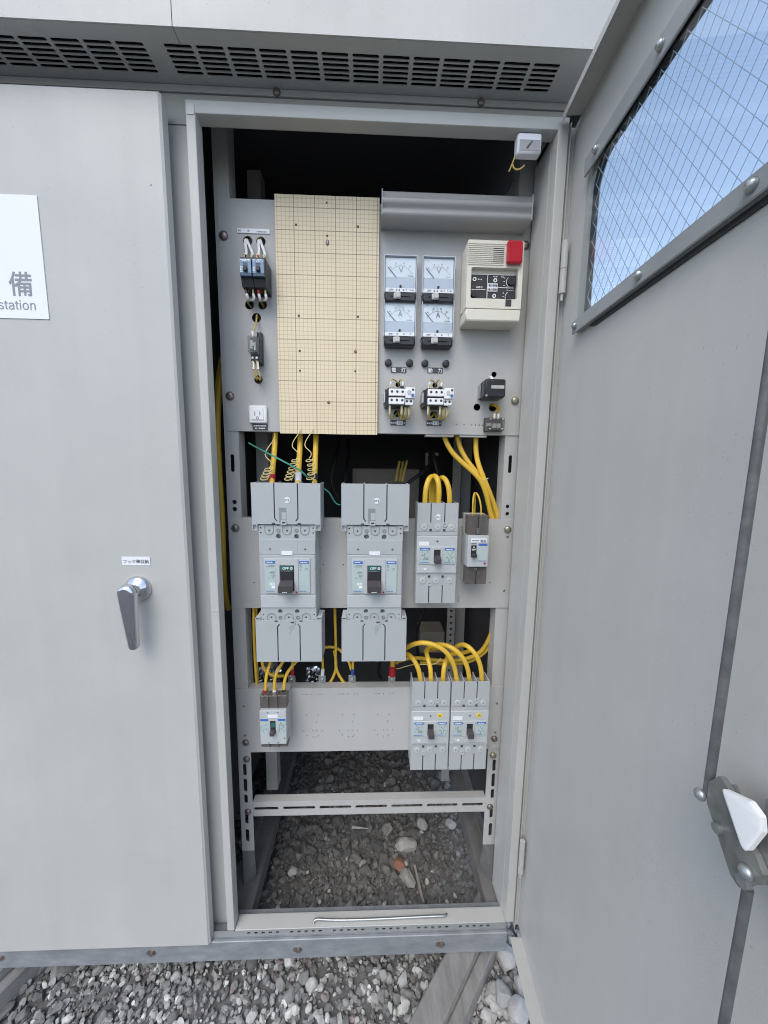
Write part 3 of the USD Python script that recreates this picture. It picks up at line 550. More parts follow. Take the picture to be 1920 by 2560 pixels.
# hinges
for zc, up_ in ((1.872, True), (0.385, False)):
    m = [cyl((0.4040, -0.006, zc + (0.028 if up_ else 0.012)), 0.0068, 0.056 if up_ else 0.076, 'z', 16), cyl((0.4040, -0.006, zc - 0.026 if up_ else zc - 0.038), 0.0068, 0.05 if up_ else 0.02, 'z', 16), cyl((0.4040, -0.006, zc - 0.058), 0.0032, 0.016, 'z', 10)]
    part(od, 'hinge', m, 'cabinet_paint')

# ------------------------------------------------------------------ timber blocks under the beam
def block(name, lab, c, ang, L, W, H):
    t = thing(name, lab, 'timber block', (c[0], c[1], 0))
    r = trimesh.transformations.rotation_matrix(ang, [0, 0, 1])
    m = box(-W / 2, W / 2, -L / 2, L / 2, -0.02, H, 0.004); m.apply_transform(r)
    part(t, 'beam', m, 'timber')
    m = box(W / 2 + 0.0004, W / 2 + 0.03, -L / 2 + 0.01, L / 2, -0.02, H - 0.028, 0.004); m.apply_transform(r)
    part(t, 'side_strip', m, 'timber')
    return t


block('timber_block', 'weathered timber sleeper slanting out under the right end of the base beam', (0.238, -0.02), math.radians(-43), 0.40, 0.064, 0.086)
block('timber_block', 'dark timber sleeper end at the left edge under the base beam', (-1.035, 0.02), math.radians(-22), 0.40, 0.10, 0.086)

# ------------------------------------------------------------------ equipment rack
rack = thing('equipment_rack', 'grey steel rack of slotted uprights and mounting plates inside the open bay', 'equipment rack')
UY = 0.1232
ul = rect(-0.397, 0.27, -0.3605, 2.262)
for c, x, z0, z1 in (('a', -0.3788, 1.4165, 1.463),):
    ul = ul.difference(slot(x, (z0 + z1) / 2, 0.010, z1 - z0))
GL = [(-0.3718, 0.1230, 0.5633), (-0.3728, 0.1230, 0.5242), (-0.3719, 0.1230, 0.5147), (-0.3726, 0.1230, 0.4715), (-0.3723, 0.1230, 0.4614), (-0.3722, 0.1230, 0.4332), (-0.3720, 0.1230, 0.3960), (-0.3725, 0.1230, 0.3632), (-0.3723, 0.1230, 0.3441), (-0.3729, 0.1230, 0.3012)]
for a, b in zip(GL[::2], GL[1::2]):
    ul = ul.difference(slot(-0.3795, (a[2] + b[2]) / 2, 0.0105, a[2] - b[2]))
for z in (1.337, 1.318):
    ul = ul.difference(disc(-0.378, z, 0.006))
ur = rect(0.3425, 0.272, 0.3833, 2.262)
a, b = (0.3596, 0.1230, 1.4705), (0.3606, 0.1230, 1.4228)
ur = ur.difference(slot(a[0], (a[2] + b[2]) / 2, 0.0095, a[2] - b[2]))
GR = [(0.3578, 0.1230, 0.5648), (0.3577, 0.1230, 0.5253), (0.3581, 0.1230, 0.5183), (0.3576, 0.1230, 0.4722), (0.3571, 0.1230, 0.4648), (0.3569, 0.1230, 0.4326), (0.3570, 0.1230, 0.3964), (0.3566, 0.1230, 0.3649), (0.3568, 0.1230, 0.3472), (0.3569, 0.1230, 0.3012)]
for a, b in zip(GR[::2], GR[1::2]):
    ur = ur.difference(slot(0.3635, (a[2] + b[2]) / 2, 0.0105, a[2] - b[2]))
for q in ((0.3594, 0.1230, 1.3318), (0.3600, 0.1230, 1.3116)):
    ur = ur.difference(disc(q[0], q[2], 0.0052))
part(rack, 'upright', [plate(ul, UY, UY + 0.0025), box(-0.363, -0.3605, UY + 0.0026, UY + 0.045, 0.62, 2.26)], 'panel_paint')
part(rack, 'upright', [plate(ur, UY, UY + 0.0025), box(0.3425, 0.345, UY + 0.0026, UY + 0.045, 0.62, 2.26)], 'panel_paint')
part(rack, 'rear_upright', [box(-0.372, -0.335, 0.30, 0.303, 0.3, 2.26), box(-0.338, -0.335, 0.303, 0.345, 0.3, 2.26)], 'panel_paint')
part(rack, 'rear_upright', [box(0.335, 0.372, 0.55, 0.553, 0.13, 2.26)], 'panel_paint')
pl = rect(0.2887, 0.13, 0.3203, 2.0)
for k in range(24):
    pl = pl.difference(disc(0.3045, 0.60 + k * 0.025, 0.005))
part(rack, 'perforated_strut', plate(pl, 0.50, 0.5025), 'panel_paint')
part(rack, 'foot_brace', hull([(0.345, 0.126, 0.272), (0.385, 0.126, 0.272), (0.345, 0.128, 0.272), (0.385, 0.128, 0.272), (0.385, 0.16, 0.135), (0.345, 0.16, 0.135), (0.385, 0.12, 0.135)]), 'channel_steel')
part(rack, 'foot_brace', hull([(-0.397, 0.126, 0.272), (-0.362, 0.126, 0.272), (-0.397, 0.128, 0.272), (-0.362, 0.128, 0.272), (-0.397, 0.16, 0.135), (-0.37, 0.16, 0.135), (-0.40, 0.13, 0.135)]), 'channel_steel')
# cross rail
cr = rect(-0.3600, 0.3855, 0.3440, 0.4345)
for x0, x1 in ((-0.358, -0.285), (-0.2715, -0.1745), (-0.1625, -0.066), (-0.054, 0.043), (0.055, 0.1515), (0.1635, 0.2595), (0.2715, 0.338)):
    cr = cr.difference(slot((x0 + x1) / 2, 0.4110, x1 - x0, 0.0100))
part(rack, 'cross_rail', [plate(cr, UY + 0.0026, UY + 0.005), box(-0.36, 0.344, UY + 0.0051, UY + 0.026, 0.4322, 0.4345)], 'panel_paint')
# upper plate with its holes
upz0, upz1 = 1.5225, 2.069
upp = rect(-0.389, upz0, 0.384, upz1)
for q, r in (((-0.3196, 0.1200, 1.9764), 0.0113), ((-0.2877, 0.1200, 1.9758), 0.0113), ((-0.3203, 0.1200, 1.8303), 0.0110), ((-0.2883, 0.1200, 1.8311), 0.0110), ((-0.3041, 0.1200, 1.8005), 0.0113), ((-0.3037, 0.1200, 1.6519), 0.0108),
             ((0.0525, 0.1200, 1.6466), 0.0062), ((0.1488, 0.1200, 1.6470), 0.0066), ((0.0520, 0.1200, 1.5737), 0.0090), ((0.1479, 0.1200, 1.5723), 0.0090), ((0.3028, 0.1200, 1.6773), 0.0069), ((0.2618, 0.1200, 1.5935), 0.0090), ((0.3034, 0.1200, 1.5936), 0.0105)):
    upp = upp.difference(disc(q[0], q[2], r))
for q in ((0.2104, 0.1200, 1.5477), (0.2296, 0.1200, 1.5480), (0.2495, 0.1200, 1.5478), (0.2601, 0.1200, 1.5479), (0.2698, 0.1200, 1.5478), (0.2794, 0.1200, 1.5476)):
    upp = upp.difference(Point(q[0], q[2]).buffer(0.0017, quad_segs=2))
part(rack, 'upper_plate', [plate(upp, 0.1205, 0.1230), box(-0.36, 0.342, 0.1232, 0.15, upz0 + 0.0003, upz0 + 0.0025)], 'panel_paint')
for xa, xb, w in ((577, 903, 0.0), (972, 1290, 0.0)):
    pass
part(rack, 'plate_bracket', [box(0.128, 0.204, 0.1235, 0.15, 1.5165, 1.5222)], 'panel_paint')
part(rack, 'plate_bracket', [box(0.220, 0.292, 0.1235, 0.15, 1.5165, 1.5222)], 'panel_paint')
# middle and lower plates
mp = rect(-0.3945, 1.0430, 0.3825, 1.2955)
for q in ((-0.1524, 0.1200, 1.2149), (-0.1437, 0.1200, 1.1667), (-0.1531, 0.1200, 1.1514), (-0.0888, 0.1200, 1.1669), (-0.1428, 0.1200, 1.2755), (-0.3330, 0.1200, 1.1155), (-0.3750, 0.1200, 1.0914), (-0.3751, 0.1200, 1.2458), (0.2341, 0.1200, 1.2734), (0.2345, 0.1200, 1.2653), (0.2338, 0.1200, 1.0746), (0.2342, 0.1200, 1.0634), (0.2390, 0.1200, 1.1672), (0.3208, 0.1200, 1.1161)):
    mp = mp.difference(Point(q[0], q[2]).buffer(0.0019, quad_segs=2))
part(rack, 'middle_plate', [plate(mp, 0.1205, 0.1230), box(-0.36, 0.342, 0.1232, 0.14, 1.2928, 1.2953), box(-0.36, 0.342, 0.1232, 0.14, 1.0432, 1.0457)], 'panel_paint')
lp = rect(-0.3935, 0.6030, 0.3830, 0.8030)
for k in range(3):
    for ex, ez in ((457, 580), (475, 580), (487, 580), (510, 580), (547, 580), (565, 580), (479, 690), (545, 690), (536, 727), (460, 775), (512, 775), (536, 775), (566, 775), (479, 800), (546, 800), (514, 809), (536, 808)):
        lp = lp.difference(Point(-0.2058 + (ex - 457) * 0.0005005 + k * 0.1028, 0.7838 - (ez - 580) * 0.000590).buffer(0.0017, quad_segs=2))
part(rack, 'lower_plate', [plate(lp, 0.1205, 0.1230), box(-0.36, 0.342, 0.1232, 0.15, 0.8003, 0.8028)], 'panel_paint')
for q, r, mt in (((-0.3764, 0.1200, 1.9858), 0.0098, 'bolt_steel'), ((-0.3767, 0.1200, 1.6097), 0.0098, 'bolt_steel'), ((0.3648, 0.1200, 1.9877), 0.0092, 'bolt_steel'), ((0.3611, 0.1200, 1.6116), 0.0092, 'bolt_olive'),
                 ((-0.3768, 0.1200, 1.2672), 0.0095, 'bolt_steel'), ((0.3614, 0.1200, 1.2687), 0.0090, 'bolt_olive'), ((-0.3722, 0.1200, 0.6352), 0.0088, 'bolt_steel'), ((-0.3727, 0.1230, 0.5786), 0.0088, 'bolt_steel'), ((-0.3747, 0.1230, 0.4051), 0.0088, 'bolt_steel'),
                 ((0.3583, 0.1200, 0.6364), 0.0088, 'bolt_steel'), ((0.3580, 0.1230, 0.5792), 0.0090, 'bolt_olive'), ((0.3578, 0.1230, 0.4049), 0.0085, 'bolt_steel')):
    part(rack, 'bolt', bolt(q[0], q[2], 0.1203 if q[1] < 0.1215 else 0.1230, r), mt)
for q in ((0.3626, 0.1200, 1.2482), (0.3619, 0.1200, 1.0934), (0.3602, 0.1200, 0.7497), (0.3599, 0.1200, 0.6568), (-0.3742, 0.1200, 0.7494), (-0.3735, 0.1200, 0.6568)):
    part(rack, 'screw', ball((q[0], 0.1203, q[2]), 0.0035, (1, 0.5, 1), 1), 'bolt_steel')

single('transformer_cover', [box(-0.085, 0.165, 0.50, 0.70, 1.05, 1.4265, 0.004)], 'beige_box', 'dull beige cover plate deep behind the upper gap of the rack', 'cover plate')
single('spacer_block', [box(0.1837, 0.2811, 0.50, 0.60, 0.70, 0.7875, 0.003)], 'beige_box', 'small beige block deep behind the lower right gap', 'block')

crng = np.random.default_rng(11)
for k, (x0, x1, z0, z1, yy) in enumerate(((-0.14, -0.10, 1.46, 1.28, 0.42), (-0.10, -0.13, 1.43, 1.22, 0.45), (0.19, 0.23, 1.50, 1.28, 0.40), (0.16, 0.09, 1.42, 1.30, 0.36), (0.22, 0.17, 0.98, 0.72, 0.45), (-0.02, 0.03, 0.98, 0.74, 0.40))):
    t = thing('black_cable', ('black cable hanging in the dark to the left of the beige cover plate', 'black cable crossing in front of the beige cover plate at its left end', 'black cable hanging in the dark between the beige cover plate and the sweeping yellow cables', 'black cable slanting across the right end of the beige cover plate', 'black cable hanging beside the small beige block', 'black cable hanging behind the second large breaker in the lower gap')[k], 'cable', (0, 0, 0), 'black cables deep behind the rack')
    m_ = (x0 + x1) / 2 + crng.uniform(-0.04, 0.04)
    part(t, 'sheath', tube([(x0, yy + 0.05, z0 + 0.1), (x0, yy, z0), (m_, yy - 0.02, (z0 + z1) / 2), (x1, yy, z1), (x1, yy + 0.06, z1 - 0.12)], 0.006, sides=8), 'black_plastic')
single('rear_bracket', [box(0.175, 0.215, 0.40, 0.44, 1.474, 1.484), box(0.175, 0.178, 0.40, 0.44, 1.44, 1.4738)], 'panel_paint', 'small grey bracket in the dark beside the sweeping yellow cables', 'bracket')

# ------------------------------------------------------------------ things on the upper plate
PY = 0.1205
# graph paper board
bd = thing('grid_board', 'tall cream board printed with a fine square grid and small screw holes', 'board', (-0.1249, PY, 1.7966))
bx0, bx1, bz0, bz1 = -0.1251, 0.1249, -0.2791, 0.2791
part(bd, 'board', box(bx0, bx1, -0.0105, -0.0075, bz0, bz1), 'board_cream', False)
part(bd, 'standoff', [cyl((x, -0.0037, z), 0.006, 0.0074) for x in (-0.1, 0.1) for z in (-0.25, 0.25)], 'bolt_steel')
ms, mj = [], []
for k in range(26):
    x = -0.0802 - 0.05 + 0.01 * k + 0.01
    if bx0 + 0.001 < x < bx1 - 0.001:
        big = abs((x + 0.0802) / 0.05 - round((x + 0.0802) / 0.05)) < 0.02
        (mj if big else ms).append(box(x - (0.0008 if big else 0.00042), x + (0.0008 if big else 0.00042), -0.01065, -0.0105, bz0 + 0.0004, bz1 - 0.0004))
for k in range(58):
    z = 0.2517 + 0.02 - 0.01 * k
    if bz0 + 0.001 < z < bz1 - 0.001:
        big = abs((z - 0.2517) / 0.05 - round((z - 0.2517) / 0.05)) < 0.02
        (mj if big else ms).append(box(bx0 + 0.0004, bx1 - 0.0004, -0.01060, -0.0105, z - (0.0008 if big else 0.00042), z + (0.0008 if big else 0.00042)))
part(bd, 'fine_grid', ms, 'grid_ink', False)
part(bd, 'bold_grid', mj, 'grid_ink_major', False)
for q, r in (((-0.1261, 0.1100, 2.0604), 0.0022), ((-0.2000, 0.1100, 2.0097), 0.0028), ((-0.0516, 0.1100, 2.0106), 0.0030), ((-0.1257, 0.1100, 1.9877), 0.0026), ((-0.1969, 0.1100, 1.8037), 0.0030), ((-0.0508, 0.1100, 1.8055), 0.0029), ((-0.1960, 0.1100, 1.7211), 0.0029), ((-0.1962, 0.1100, 1.6732), 0.0026), ((-0.0571, 0.1100, 1.6747), 0.0026)):
    part(bd, 'screw_hole', cyl((q[0] + 0.1249, -0.01085, q[2] - 1.7966), r, 0.0008, n=12), 'ink_dark')
q = (-0.1253, 0.1100, 1.9727)
part(bd, 'screw', [ball((q[0] + 0.1249, -0.011, q[2] - 1.7966), 0.0052, (0.8, 0.5, 1.3), 2)], 'bolt_steel')
for q in ((-0.0566, 0.1100, 1.7223), (-0.1249, 0.1100, 1.5972)):
    part(bd, 'red_screw', [ball((q[0] + 0.1249, -0.011, q[2] - 1.7966), 0.0040, (1, 0.5, 1), 2)], 'stone_red')

# lamp hood
hd = thing('lamp_hood', 'long glossy grey curved lamp hood at the top right of the upper plate', 'lamp hood', (0.1800, PY, 2.0375))
prof = [(0, 0.034), (-0.046, 0.034), (-0.048, 0.026), (-0.051, 0.020), (-0.056, 0.014), (-0.057, 0.007), (-0.054, 0.000), (-0.047, -0.008), (-0.049, -0.014), (-0.056, -0.020), (-0.057, -0.027), (-0.052, -0.034), (0, -0.034)]
pp = spline(np.array([(a, b, 0) for a, b in [(a, 0.76 * b) for a, b in prof]]), 3)[:, :2]
ext = trimesh.creation.extrude_polygon(Polygon(pp).buffer(0), 0.349, engine='earcut')          # x=depth, y=height, z=length
v = ext.vertices.copy(); ext.vertices = np.stack([v[:, 2] - 0.1745, v[:, 0], v[:, 1]], 1)
part(hd, 'hood', ext, 'hood_grey', 50)
for s in (-1, 1):
    part(hd, 'end_cap', box(0.1746 * s - 0.001, 0.1746 * s + 0.001, -0.0575, 0, -0.0266, 0.0266), 'hood_grey')

# four meters with slide switches
def meter(c, letter, marks, lab, dark):
    t = thing('panel_meter', lab, 'meter', (c[0], PY, c[2]), 'four meters on the upper plate')
    w, zt, zm, zbm = 0.0395, 0.0525, -0.030, -0.0535
    part(t, 'case', box(-w + 0.002, w - 0.002, -0.020, -0.0002, zm + 0.001, zt - 0.001, 0.002), 'white_plastic')
    part(t, 'scale_plate', box(-w + 0.003, w - 0.003, -0.0212, -0.0202, 0.006, zt - 0.003), 'dial_white')
    part(t, 'lower_plate', box(-w + 0.003, w - 0.003, -0.0214, -0.0202, zm + 0.010, 0.0056), 'dial_grey')
    arc = [(0.044 * math.cos(a), -0.020 + 0.052 * math.sin(a)) for a in np.linspace(math.radians(42), math.radians(138), 24)]
    a2 = [(x * 0.82, z) for x, z in arc]
    part(t, 'scale_marks', [plate(LineString(a2).buffer(0.00035), -0.0217, -0.0212)] + [plate(LineString([a2[k], (a2[k][0] * 1.1, a2[k][1] + 0.004)]).buffer(0.00055), -0.0217, -0.0212) for k in range(0, 24, 4)]
         + [bars(-0.033, -0.022, 0.043, 0.046, -0.0212, 1, 5), bars(0.018, 0.032, 0.008, 0.011, -0.0212, 1, 6)] + [box(a2[k][0] * 1.2 - 0.002, a2[k][0] * 1.2 + 0.002, -0.0217, -0.0212, a2[k][1] + 0.005, a2[k][1] + 0.008) for k in (4, 9, 15, 20)],
         'ink_grey' if dark else 'knob_grey')
    part(t, 'letter', text(letter, 0.0120, 0.001, -0.0212, 0.0235), 'ink_dark' if dark else 'ink_grey')
    part(t, 'needle', plate(LineString([(-0.031, 0.028), (-0.011, 0.0062)]).buffer(0.0006), -0.0232, -0.0226), 'ink_dark')
    part(t, 'zero_screw', cyl((0.0, -0.0255, -0.0165), 0.0030, 0.0025), 'black_plastic')
    part(t, 'cover', box(-w, w, -0.0262, -0.0216, zm, zt, 0.0015), 'clear_plastic', False)
    part(t, 'cover_rim', [box(-w, -w + 0.0012, -0.0266, -0.002, zm, zt), box(w - 0.0012, w, -0.0266, -0.002, zm, zt), box(-w, w, -0.0266, -0.002, zt, zt + 0.0012)], 'dial_grey')
    part(t, 'mark_strip', box(-w + 0.003, w - 0.003, -0.0275, -0.0264, zm, zm + 0.0085), 'white_sticker')
    n = len(marks)
    part(t, 'mark_text', [text(m_, 0.0040, -0.0225 + 0.0165 * k if n == 4 else 0, -0.0275, zm + 0.0042) for k, m_ in enumerate(marks)], 'ink_dark')
    part(t, 'switch_base', box(-w + 0.001, w - 0.001, -0.030, -0.0002, zbm, zm - 0.0006, 0.004), 'black_plastic')
    part(t, 'switch_slot', box(-0.024, 0.024, -0.0304, -0.0301, -0.0425, -0.0405), 'black_matt')
    part(t, 'slide_knob', [box(-0.0165, 0.0005, -0.036, -0.0302, -0.0482, -0.0342, 0.002), box(-0.0115, -0.0010, -0.0405, -0.036, -0.0475, -0.0350, 0.0015)], 'knob_grey')


MC = {'a': (0.0530, 0.0900, 1.8887), 'b': (0.1458, 0.0900, 1.8890), 'c': (0.0530, 0.0900, 1.7871), 'd': (0.1470, 0.0900, 1.7870)}
meter(MC['a'], 'V', ('OFF', 'R-S', 'S-T', 'T-R'), 'white voltmeter with letter V next to the cream grid board', False)
meter(MC['b'], 'V', ('OFF', 'R-S', 'S-T', 'T-R'), 'white voltmeter with letter V nearest the cream alarm box', False)
meter(MC['c'], 'A', ('OFF', 'R', 'S', 'T'), 'white ammeter with letter A next to the cream grid board', False)
meter(MC['d'], 'A', ('OFF', 'R', 'S', 'T'), 'ammeter with bolder dark letter A and scale, nearest the alarm box', True)

# cream alarm relay with red lamp
al = thing('alarm_relay', 'cream ribbed earth leakage alarm with a red lamp and black dial window', 'alarm unit', (0.2735, PY, 1.8735))
W2, zt, zs, zb = 0.0665, 0.0900, -0.0600, -0.0885
fy = -0.0585
win = rrect(-0.0560, 0.0560, -0.0375, 0.0310, 0.004)
shell = rrect(-W2, W2, zs + 0.0006, zt, 0.003)
part(al, 'case', [plate(shell.difference(win), fy, fy + 0.012), box(-W2, W2, fy + 0.0121, -0.0005, zs + 0.0006, zt, 0.003)], 'cream_plastic')
for k in range(12):
    z = 0.0835 - 0.0041 * k
    part(al, 'rib', box(-W2 + 0.0008, 0.0195 if k > 0 else 0.06, fy - 0.0014, fy - 0.0001, z - 0.0026, z, 0.0006), 'cream_plastic')
part(al, 'speaker_slots', [box(-0.006, 0.0185, fy - 0.0016, fy - 0.0001, 0.0835 - 0.0041 * k - 0.0041, 0.0835 - 0.0041 * k - 0.0027) for k in range(2, 10)], 'ink_dark')
part(al, 'red_lamp', [box(0.0235, 0.0605, fy - 0.0125, fy - 0.0002, 0.0365, 0.0865, 0.004), box(0.0245, 0.0295, fy - 0.0150, fy - 0.0125, 0.038, 0.085, 0.0015)], 'red_plastic')
part(al, 'cover', [box(-W2, W2, fy - 0.0015, -0.0005, zb, zs - 0.0006, 0.003)], 'cream_plastic')
dp = part(al, 'dial_plate', box(-0.0555, 0.0555, fy + 0.0100, fy + 0.0118, -0.037, 0.0205), 'alarm_black')
part(dp, 'divider', [box(-0.0145, -0.0132, fy + 0.0092, fy + 0.0099, -0.037, 0.0205), box(-0.013, 0.050, fy + 0.0092, fy + 0.0099, -0.009, -0.0077), box(-0.055, 0.050, fy + 0.0092, fy + 0.0099, 0.0195, 0.0205)], 'white_ink')
for x, z in ((-0.0455, 0.0085), (0.0045, 0.0075), (0.0035, -0.0275)):
    part(dp, 'lamp_ring', [plate(disc(x, z, 0.0045).difference(disc(x, z, 0.0024)), fy + 0.0080, fy + 0.0099)], 'white_plastic')
for x, z in ((0.043, 0.0055), (0.042, -0.0280)):
    part(dp, 'dial_knob', cyl((x, fy + 0.006, z), 0.0095, 0.0078, n=24), 'black_plastic')
    part(dp, 'dial_scale', [plate(LineString([(x + 0.0115 * math.cos(a), z + 0.0115 * math.sin(a)) for a in np.linspace(2.2, 4.0, 10)]).buffer(0.0006), fy + 0.0094, fy + 0.0099)] + [box(x - 0.018, x - 0.0145, fy + 0.0094, fy + 0.0099, z - 0.0006 + d, z + 0.0006 + d) for d in (-0.009, 0, 0.008)], 'white_ink')
part(dp, 'sticker', box(-0.0125, 0.0105, fy + 0.0085, fy + 0.0099, -0.0175, 0.0005), 'white_sticker')
part(dp, 'sticker_text', [kanji('電灯回路', 0.0052, -0.001, fy + 0.0085, -0.0040), kanji('動力回路', 0.0052, -0.001, fy + 0.0085, -0.0130)], 'ink_dark')
part(dp, 'print', [text('LED 3', 0.0040, -0.033, fy + 0.0099, -0.0085, bold=True), bars(-0.052, -0.017, -0.0150, -0.0125, fy + 0.0099, 1, 3, 1.0), box(-0.0365, -0.034, fy + 0.0094, fy + 0.0099, 0.0075, 0.0100), box(-0.0305, -0.028, fy + 0.0094, fy + 0.0099, 0.0075, 0.0100),
                   bars(-0.001, 0.012, 0.0145, 0.017, fy + 0.0099, 1, 4, 1), bars(0.018, 0.026, 0.0145, 0.017, fy + 0.0099, 1, 5, 1), bars(-0.003, 0.010, -0.0365, -0.034, fy + 0.0099, 1, 6, 1), bars(0.016, 0.024, -0.0365, -0.034, fy + 0.0099, 1, 7, 1), bars(0.033, 0.05, -0.0066, -0.005, fy + 0.0099, 1, 8, 1), bars(0.033, 0.05, -0.0140, -0.0125, fy + 0.0099, 1, 9, 1), bars(-0.035, -0.016, -0.0365, -0.034, fy + 0.0099, 1, 10, 1)], 'white_ink')
part(dp, 'test_button', [cyl((-0.0465, fy + 0.0068, -0.0265), 0.006, 0.006)], 'black_plastic')
part(al, 'catch', box(0.0285, 0.0425, fy - 0.0012, fy + 0.0005, -0.0535, -0.0385), 'alarm_black')

# black plugs, name plates
for c, lab in (((0.0266, 0.1150, 1.6993), 'first black round button, nearest the cream grid board'), ((0.0815, 0.1150, 1.6996), 'second black round button from the cream grid board'),
               ((0.1208, 0.1150, 1.6996), 'third black round button from the cream grid board'), ((0.1751, 0.1150, 1.7002), 'fourth black round button, farthest from the cream grid board')):
    t = thing('black_button', lab, 'button', (c[0], PY, c[2]), 'black buttons under the meters')
    part(t, 'collar', cyl((0, -0.0012, 0), 0.0092, 0.002), 'black_plastic')
    part(t, 'cap', [cyl((0, -0.005, 0), 0.0085, 0.0056, n=24), ball((0, -0.0078, 0), 0.0085, (1, 0.22, 1), 2)], 'black_plastic')


def nameplate(c, w, h, lab, back, build, mat='white_ink', extra=None, group=None):
    t = thing('name_plate', lab, 'name plate', (c[0], PY, c[2]), group)
    part(t, 'plate', box(-w / 2, w / 2, -0.0022, -0.0002, -h / 2, h / 2), back)
    part(t, 'lettering', build, mat)
    for nm, m, mt in extra or ():
        part(t, nm, m, mt)


nameplate((0.0537, 0, 1.6831), 0.0395, 0.0128, 'black name plate with two white characters above the left overload relay', 'ink_dark', [kanji('電', 0.0118, -0.0125, -0.0022, 0), kanji('灯', 0.0118, 0.0125, -0.0022, 0)])
nameplate((0.1481, 0, 1.6839), 0.0395, 0.0128, 'black name plate with two white characters above the right overload relay', 'ink_dark', [kanji('動', 0.0118, -0.0125, -0.0022, 0), kanji('力', 0.0118, 0.0125, -0.0022, 0)])
for c, num, lab in (((0.0546, 0, 1.5501), '30', 'small black setting plate reading 30 A under the left overload relay'), ((0.1492, 0, 1.5505), '3.1', 'small black setting plate reading 3.1 A under the right overload relay')):
    nameplate(c, 0.0395, 0.0135, lab, 'ink_dark', [kanji('設定値', 0.0050, -0.0115, -0.0022, 0), text('A', 0.0045, 0.0160, -0.0022, 0)], extra=[('number_tag', box(-0.0035, 0.0125, -0.0028, -0.0023, -0.0050, 0.0050), 'white_sticker'), ('number', text(num, 0.0062, 0.0045, -0.0028, 0), 'ink_dark')])
nameplate((-0.3026, 0, 1.5331), 0.0385, 0.0148, 'small black plate of white print under the socket outlet', 'ink_dark', [bars(-0.016, 0.016, 0.0008, 0.0058, -0.0022, 1, 21, 1), bars(-0.013, 0.013, -0.0055, -0.001, -0.0022, 1, 22, .9)])
nameplate((-0.3044, 0, 1.9979), 0.0780, 0.0102, 'long white label strip above the pair of blue breakers', 'white_sticker', [bars(-0.037, -0.029, -0.003, 0.003, -0.0022, 1, 23, 1), bars(-0.026, -0.006, -0.003, 0.003, -0.0022, 1, 24, .4), bars(0.008, 0.032, -0.0035, 0.0005, -0.0022, 1, 25, 1)], 'ink_grey')

# pair of small blue breakers with their leads
TX = -0.2930
for k, (dx, col) in enumerate(((-0.0145, 'black'), (0.0145, 'red'))):
    t = thing('small_breaker', 'small dark blue breaker with %s-sleeved leads, %s one of the pair' % (('black', 'left') if k == 0 else ('red', 'right')), 'breaker', (TX + dx, PY, 1.8870), 'pair of small blue breakers')
    part(t, 'body', [box(-0.0142, 0.0142, -0.052, -0.0005, -0.020, 0.0265, 0.001), hull([(x, y, z) for x in (-0.0138, 0.0138) for y, z in ((-0.052, -0.0202), (-0.001, -0.0202), (-0.046, -0.036), (-0.001, -0.038))])], 'black_plastic')
    part(t, 'face', [box(-0.0136, 0.0136, -0.0605, -0.0522, -0.0185, 0.0190, 0.0012)], 'dark_blue_plastic')
    part(t, 'face_label', [box(-0.0128, 0.0128, -0.0611, -0.0606, 0.010, 0.0185), box(-0.0128, -0.0055, -0.0611, -0.0606, -0.012, 0.0098), box(0.0055, 0.0128, -0.0611, -0.0606, -0.012, 0.0098)], 'steel_blue_label')
    part(t, 'face_print', [bars(-0.0120, 0.0120, 0.0120, 0.0175, -0.0611, 2, 31 + k, .7), bars(-0.0120, -0.0062, -0.011, 0.002, -0.0611, 4, 33 + k, .9)], 'white_ink')
    part(t, 'toggle', [box(-0.0045, 0.0045, -0.0600, -0.0590, -0.011, 0.009), box(-0.0040, 0.0040, -0.0665, -0.0601, -0.0085, 0.001, 0.001)], 'black_plastic')
    top = (-0.3212, 0.1250, 1.9783) if k == 0 else (-0.2891, 0.1250, 1.9780)
    bot = (-0.3219, 0.1250, 1.8331) if k == 0 else (-0.2897, 0.1250, 1.8340)
    o = np.array([TX + dx, PY, 1.8870])
    for j, sx_ in enumerate((-0.0075, 0.0085)):
        for hole, z0, zd in ((top, 0.0250, 1), (bot, -0.0345, -1)):
            h = np.array(hole) - o
            p0, p1, p2 = np.array([sx_, -0.038 if zd > 0 else -0.034, z0]), np.array([sx_, -0.040 if zd > 0 else -0.036, z0 + zd * 0.012]), np.array([sx_ * 0.9, -0.030, z0 + zd * 0.020])
            p3 = np.array([h[0] + 0.3 * sx_, -0.006, h[2] - zd * 0.004]); p4 = np.array([h[0], 0.018, h[2] + zd * 0.002])
            part(t, 'lead_wire', tube([p0, p1, p2, p3, p4], 0.0022, sides=7), 'cream_wire')
            part(t, 'lead_sleeve', tube([p1, p2, 0.45 * p2 + 0.55 * p3, p3], 0.0032, sides=8), 'white_plastic')
            if j == 0:
                part(t, 'lead_boot', tube([p0, p1], 0.0036, sides=8), 'black_plastic' if col == 'black' else 'red_tape')

